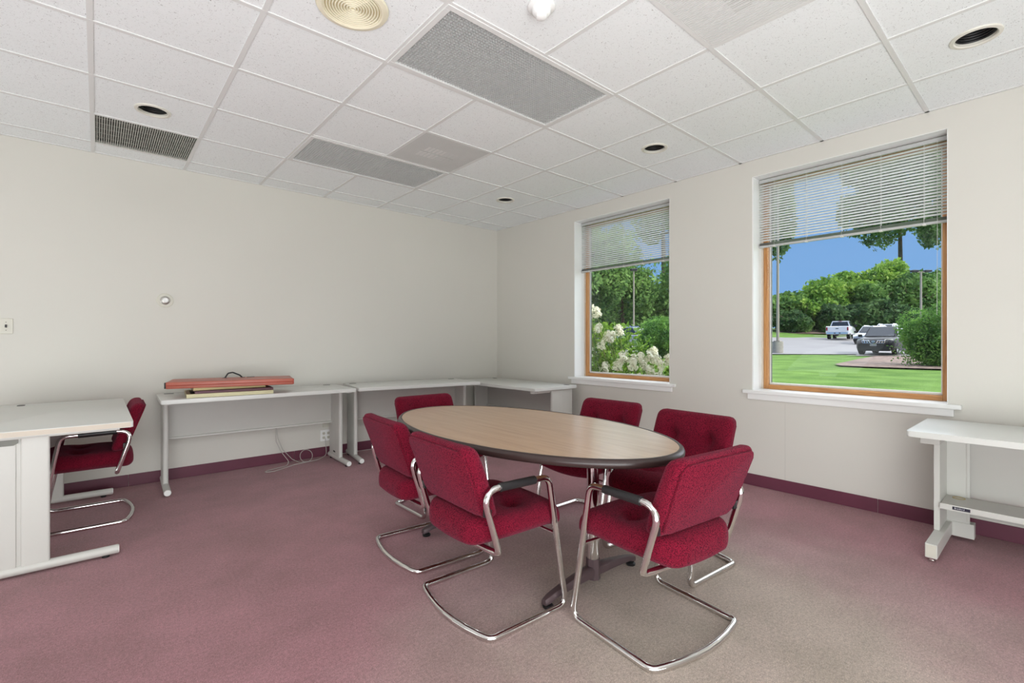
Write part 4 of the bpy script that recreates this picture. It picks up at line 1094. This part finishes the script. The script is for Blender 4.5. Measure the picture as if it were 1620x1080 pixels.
# pick-up truck, tail toward the building
P = wp(ut(1331), 51, .035); uu = ut(1331)
t = thing('pickup_truck', 'white pickup truck parked with its tailgate toward the building', 'truck', P, math.atan2(-uu*st_+ct_, uu*ct_+st_)+R(-7))
w = 1.0
bm = bmesh.new(); loft(bm, [sect(-2.9, w*.96, .52, 1.20, 1.26, w*.94), sect(-2.8, w, .48, 1.24, 1.30, w*.95), sect(.6, w, .48, 1.26, 1.32, w*.95), sect(1.4, w, .48, 1.22, 1.30, w*.9), sect(2.7, w*.97, .5, 1.12, 1.22, w*.84), sect(2.9, w*.88, .52, 1.0, 1.1, w*.8)])
body = finish('body', bm, 'car_white', t, auto=35)
bm = bmesh.new(); loft(bm, [[(-.95, -w*.9, 1.28), (-.95, w*.9, 1.28), (-.80, w*.70, 1.90), (-.80, -w*.70, 1.90)], [(.9, -w*.9, 1.28), (.9, w*.9, 1.28), (.55, w*.68, 1.92), (.55, -w*.68, 1.92)], [(1.45, -w*.88, 1.26), (1.45, w*.88, 1.26), (.75, w*.66, 1.88), (.75, -w*.66, 1.88)]])
cab = finish('cabin', bm, 'car_white', t, auto=30)
pq('rear_window', [(-.955, w*.76, 1.36), (-.955, -w*.76, 1.36), (-.825, -w*.64, 1.80), (-.825, w*.64, 1.80)], 'car_glass', cab, .02)
bx('brake_light', -.83, -.79, -.14, .14, 1.835, 1.885, 'tail_lamp', cab)
for sg in (-1, 1):
    pq('side_window', [(-.75, sg*w*.88, 1.36), (.9, sg*w*.88, 1.36), (.6, sg*w*.715, 1.83), (-.70, sg*w*.715, 1.83)][::(1 if sg < 0 else -1)], 'car_glass', cab, .02)
    bx('tail_light', -2.925, -2.86, sg*.90-.075, sg*.90+.075, .86, 1.20, 'tail_lamp', t, bev=.01)
    for x in (-1.75, 1.85): wheel(t, x, sg*(w-.16), .41, .28, 'car_silver')
    bx('mirror', .85, .98, sg*1.14-.12, sg*1.14+.12, 1.30, 1.50, 'car_trim', t, bev=.03)
bx('tailgate', -2.93, -2.88, -.80, .80, .72, 1.27, 'car_white', t, bev=.015)
bx('gate_handle', -2.95, -2.925, -.12, .12, 1.03, 1.10, 'car_trim', t)
bx('rear_bumper', -3.02, -2.86, -.93, .93, .48, .68, 'car_chrome', t, bev=.03)
bx('hitch', -3.0, -2.7, -.12, .12, .32, .46, 'car_trim', t)
for y in (-.30, .12): bx('bumper_step', -3.03, -3.01, y, y+.14, .55, .64, 'car_trim', t)

# ---------------------------------------------------------------- hydrangea outside the far window
hx, hy = 5.45, 3.60; hg = gz(hx*st_+hy*ct_)
t = thing('hydrangea', 'hydrangea bush with cream flower heads just outside the far window', 'shrub', (hx, hy, hg))
g2 = np.random.default_rng(5)
def hyd_h(y):   # height of the bush above the ground along y (taller to the left of the view)
    return .70+.66*max(0, min(1, (y+.0)/.45))
stems = bmesh.new()
lm = []
for k in range(4):
    bm = bmesh.new(); Lf = .115; Wf = .034; rows_ = [(0, 0), (.25, .8), (.55, 1), (.82, .6), (1, 0)]
    prev = None
    mid = [bm.verts.new((a*Lf, 0, .012*math.sin(a*2.6)-.02*a*a)) for a, b in rows_]
    lft = [bm.verts.new((a*Lf, b*Wf, .012*math.sin(a*2.6)-.02*a*a+.009*b)) if b else None for a, b in rows_]
    rgt = [bm.verts.new((a*Lf, -b*Wf, .012*math.sin(a*2.6)-.02*a*a+.009*b)) if b else None for a, b in rows_]
    for side in (lft, rgt):
        for q in range(4):
            vs4 = [mid[q], mid[q+1], side[q+1], side[q]]; vs4 = [v for v in vs4 if v]; bm.faces.new(vs4)
    me = bpy.data.meshes.new('leaf'); bm.to_mesh(me); bm.free(); me.materials.append(MATS['leaf_hydrangea']); lm.append(me)
    for p in me.polygons: p.use_smooth = True
for k in range(300):
    y = g2.uniform(-1.0, .85); x = g2.uniform(-.75, .35); top = hyd_h(y)
    z = top*(1-.75*g2.random()**1.3)-.1*(x*x)
    o = bpy.data.objects.new('leaf', lm[k % 4]); C.objects.link(o); o.parent = t; o.location = (x, y, max(.08, z))
    o.rotation_euler = (g2.uniform(-.6, .6), g2.uniform(-.2, .9), g2.uniform(2.0, 5.4)); s = g2.uniform(.8, 1.35); o.scale = (s, s, s)
pts = []
for k in range(9000):
    y = g2.uniform(-1.1, 1.15); x = g2.uniform(-.55, .6); top = hyd_h(y)-.08; z = g2.uniform(.02, 1)*top; pts.append((x, y, z))
leaves(len(pts), pts, .07, mat='leaf_hydrangea', parent=t, squash=.6)
fm = []
for k in range(3):
    g3 = np.random.default_rng(40+k); n = 260
    h_ = g3.random(n); a = g3.random(n)*6.283; rr_ = .066*np.sqrt(np.maximum(.05, 1-(2*h_-.85)**2*.75))*np.sqrt(.5+.5*g3.random(n)); rr_ = rr_*(.75+.35*np.sin(3*a+k+5*h_)); c = np.stack([rr_*np.cos(a), rr_*np.sin(a), h_*.15-.04], 1)+g3.normal(size=(n, 3))*.006
    bm = bmesh.new()
    for p in c:
        nrm = Vector((p[0], p[1], .03)).normalized(); u_ = nrm.orthogonal().normalized(); v_ = nrm.cross(u_); s_ = .0135*(.8+.5*g3.random()); cen = bm.verts.new(Vector(p)+nrm*.001)
        ring = []
        for q in range(8):
            rq = s_ if q % 2 == 0 else s_*.45; ang = q*math.pi/4; ring.append(bm.verts.new(Vector(p)+(u_*math.cos(ang)+v_*math.sin(ang))*rq+nrm*(.003 if q % 2 == 0 else 0)))
        for q in range(8): bm.faces.new((cen, ring[q], ring[(q+1) % 8]))
    me = bpy.data.meshes.new('flower_head'); bm.to_mesh(me); bm.free(); me.materials.append(MATS['flower_cream']); fm.append(me)
fl = [(-.60, .50, .12), (-.64, .42, .02), (-.58, .34, .16), (-.62, .30, .02), (-.66, .46, -.12), (-.6, .56, .0), (-.55, .60, .14), (-.62, .24, -.10),
      (-.62, .10, .20), (-.60, .16, .12), (-.66, -.14, .10), (-.58, -.20, .08), (-.64, -.02, .00), (-.66, -.26, .02), (-.62, -.34, .10), (-.66, -.42, .02), (-.60, -.46, .12),
      (-.68, -.52, -.04), (-.62, -.56, .08), (-.66, -.64, .02), (-.62, -.70, .08), (-.68, -.60, -.14), (-.68, -.36, -.14), (-.70, -.46, -.24), (-.70, -.66, -.22), (-.66, .16, -.28),
      (-.68, .40, -.42), (-.70, .06, -.50), (-.70, .44, -.62), (-.70, -.02, -.70), (-.72, -.30, -.40), (-.3, .7, .1), (-.3, .2, .14), (-.3, -.3, .14), (-.3, -.75, .08)]
for k, (x, y, dz) in enumerate(fl):
    z = hyd_h(y)+dz
    o = bpy.data.objects.new('flower_head', fm[k % 3]); C.objects.link(o); o.parent = t; o.location = (x, y, z); o.rotation_euler = (g2.uniform(-.5, .5), g2.uniform(-.8, .1), g2.uniform(0, 6)); s = g2.uniform(.75, 1.05); o.scale = (s, s, s)
    tube(stems, [(x*.3, y*.6, 0), (x*.7, y*.9, z*.6), (x, y, z)], [.008, .006, .004], 5)
finish('stem', stems, 'stem_green', t)
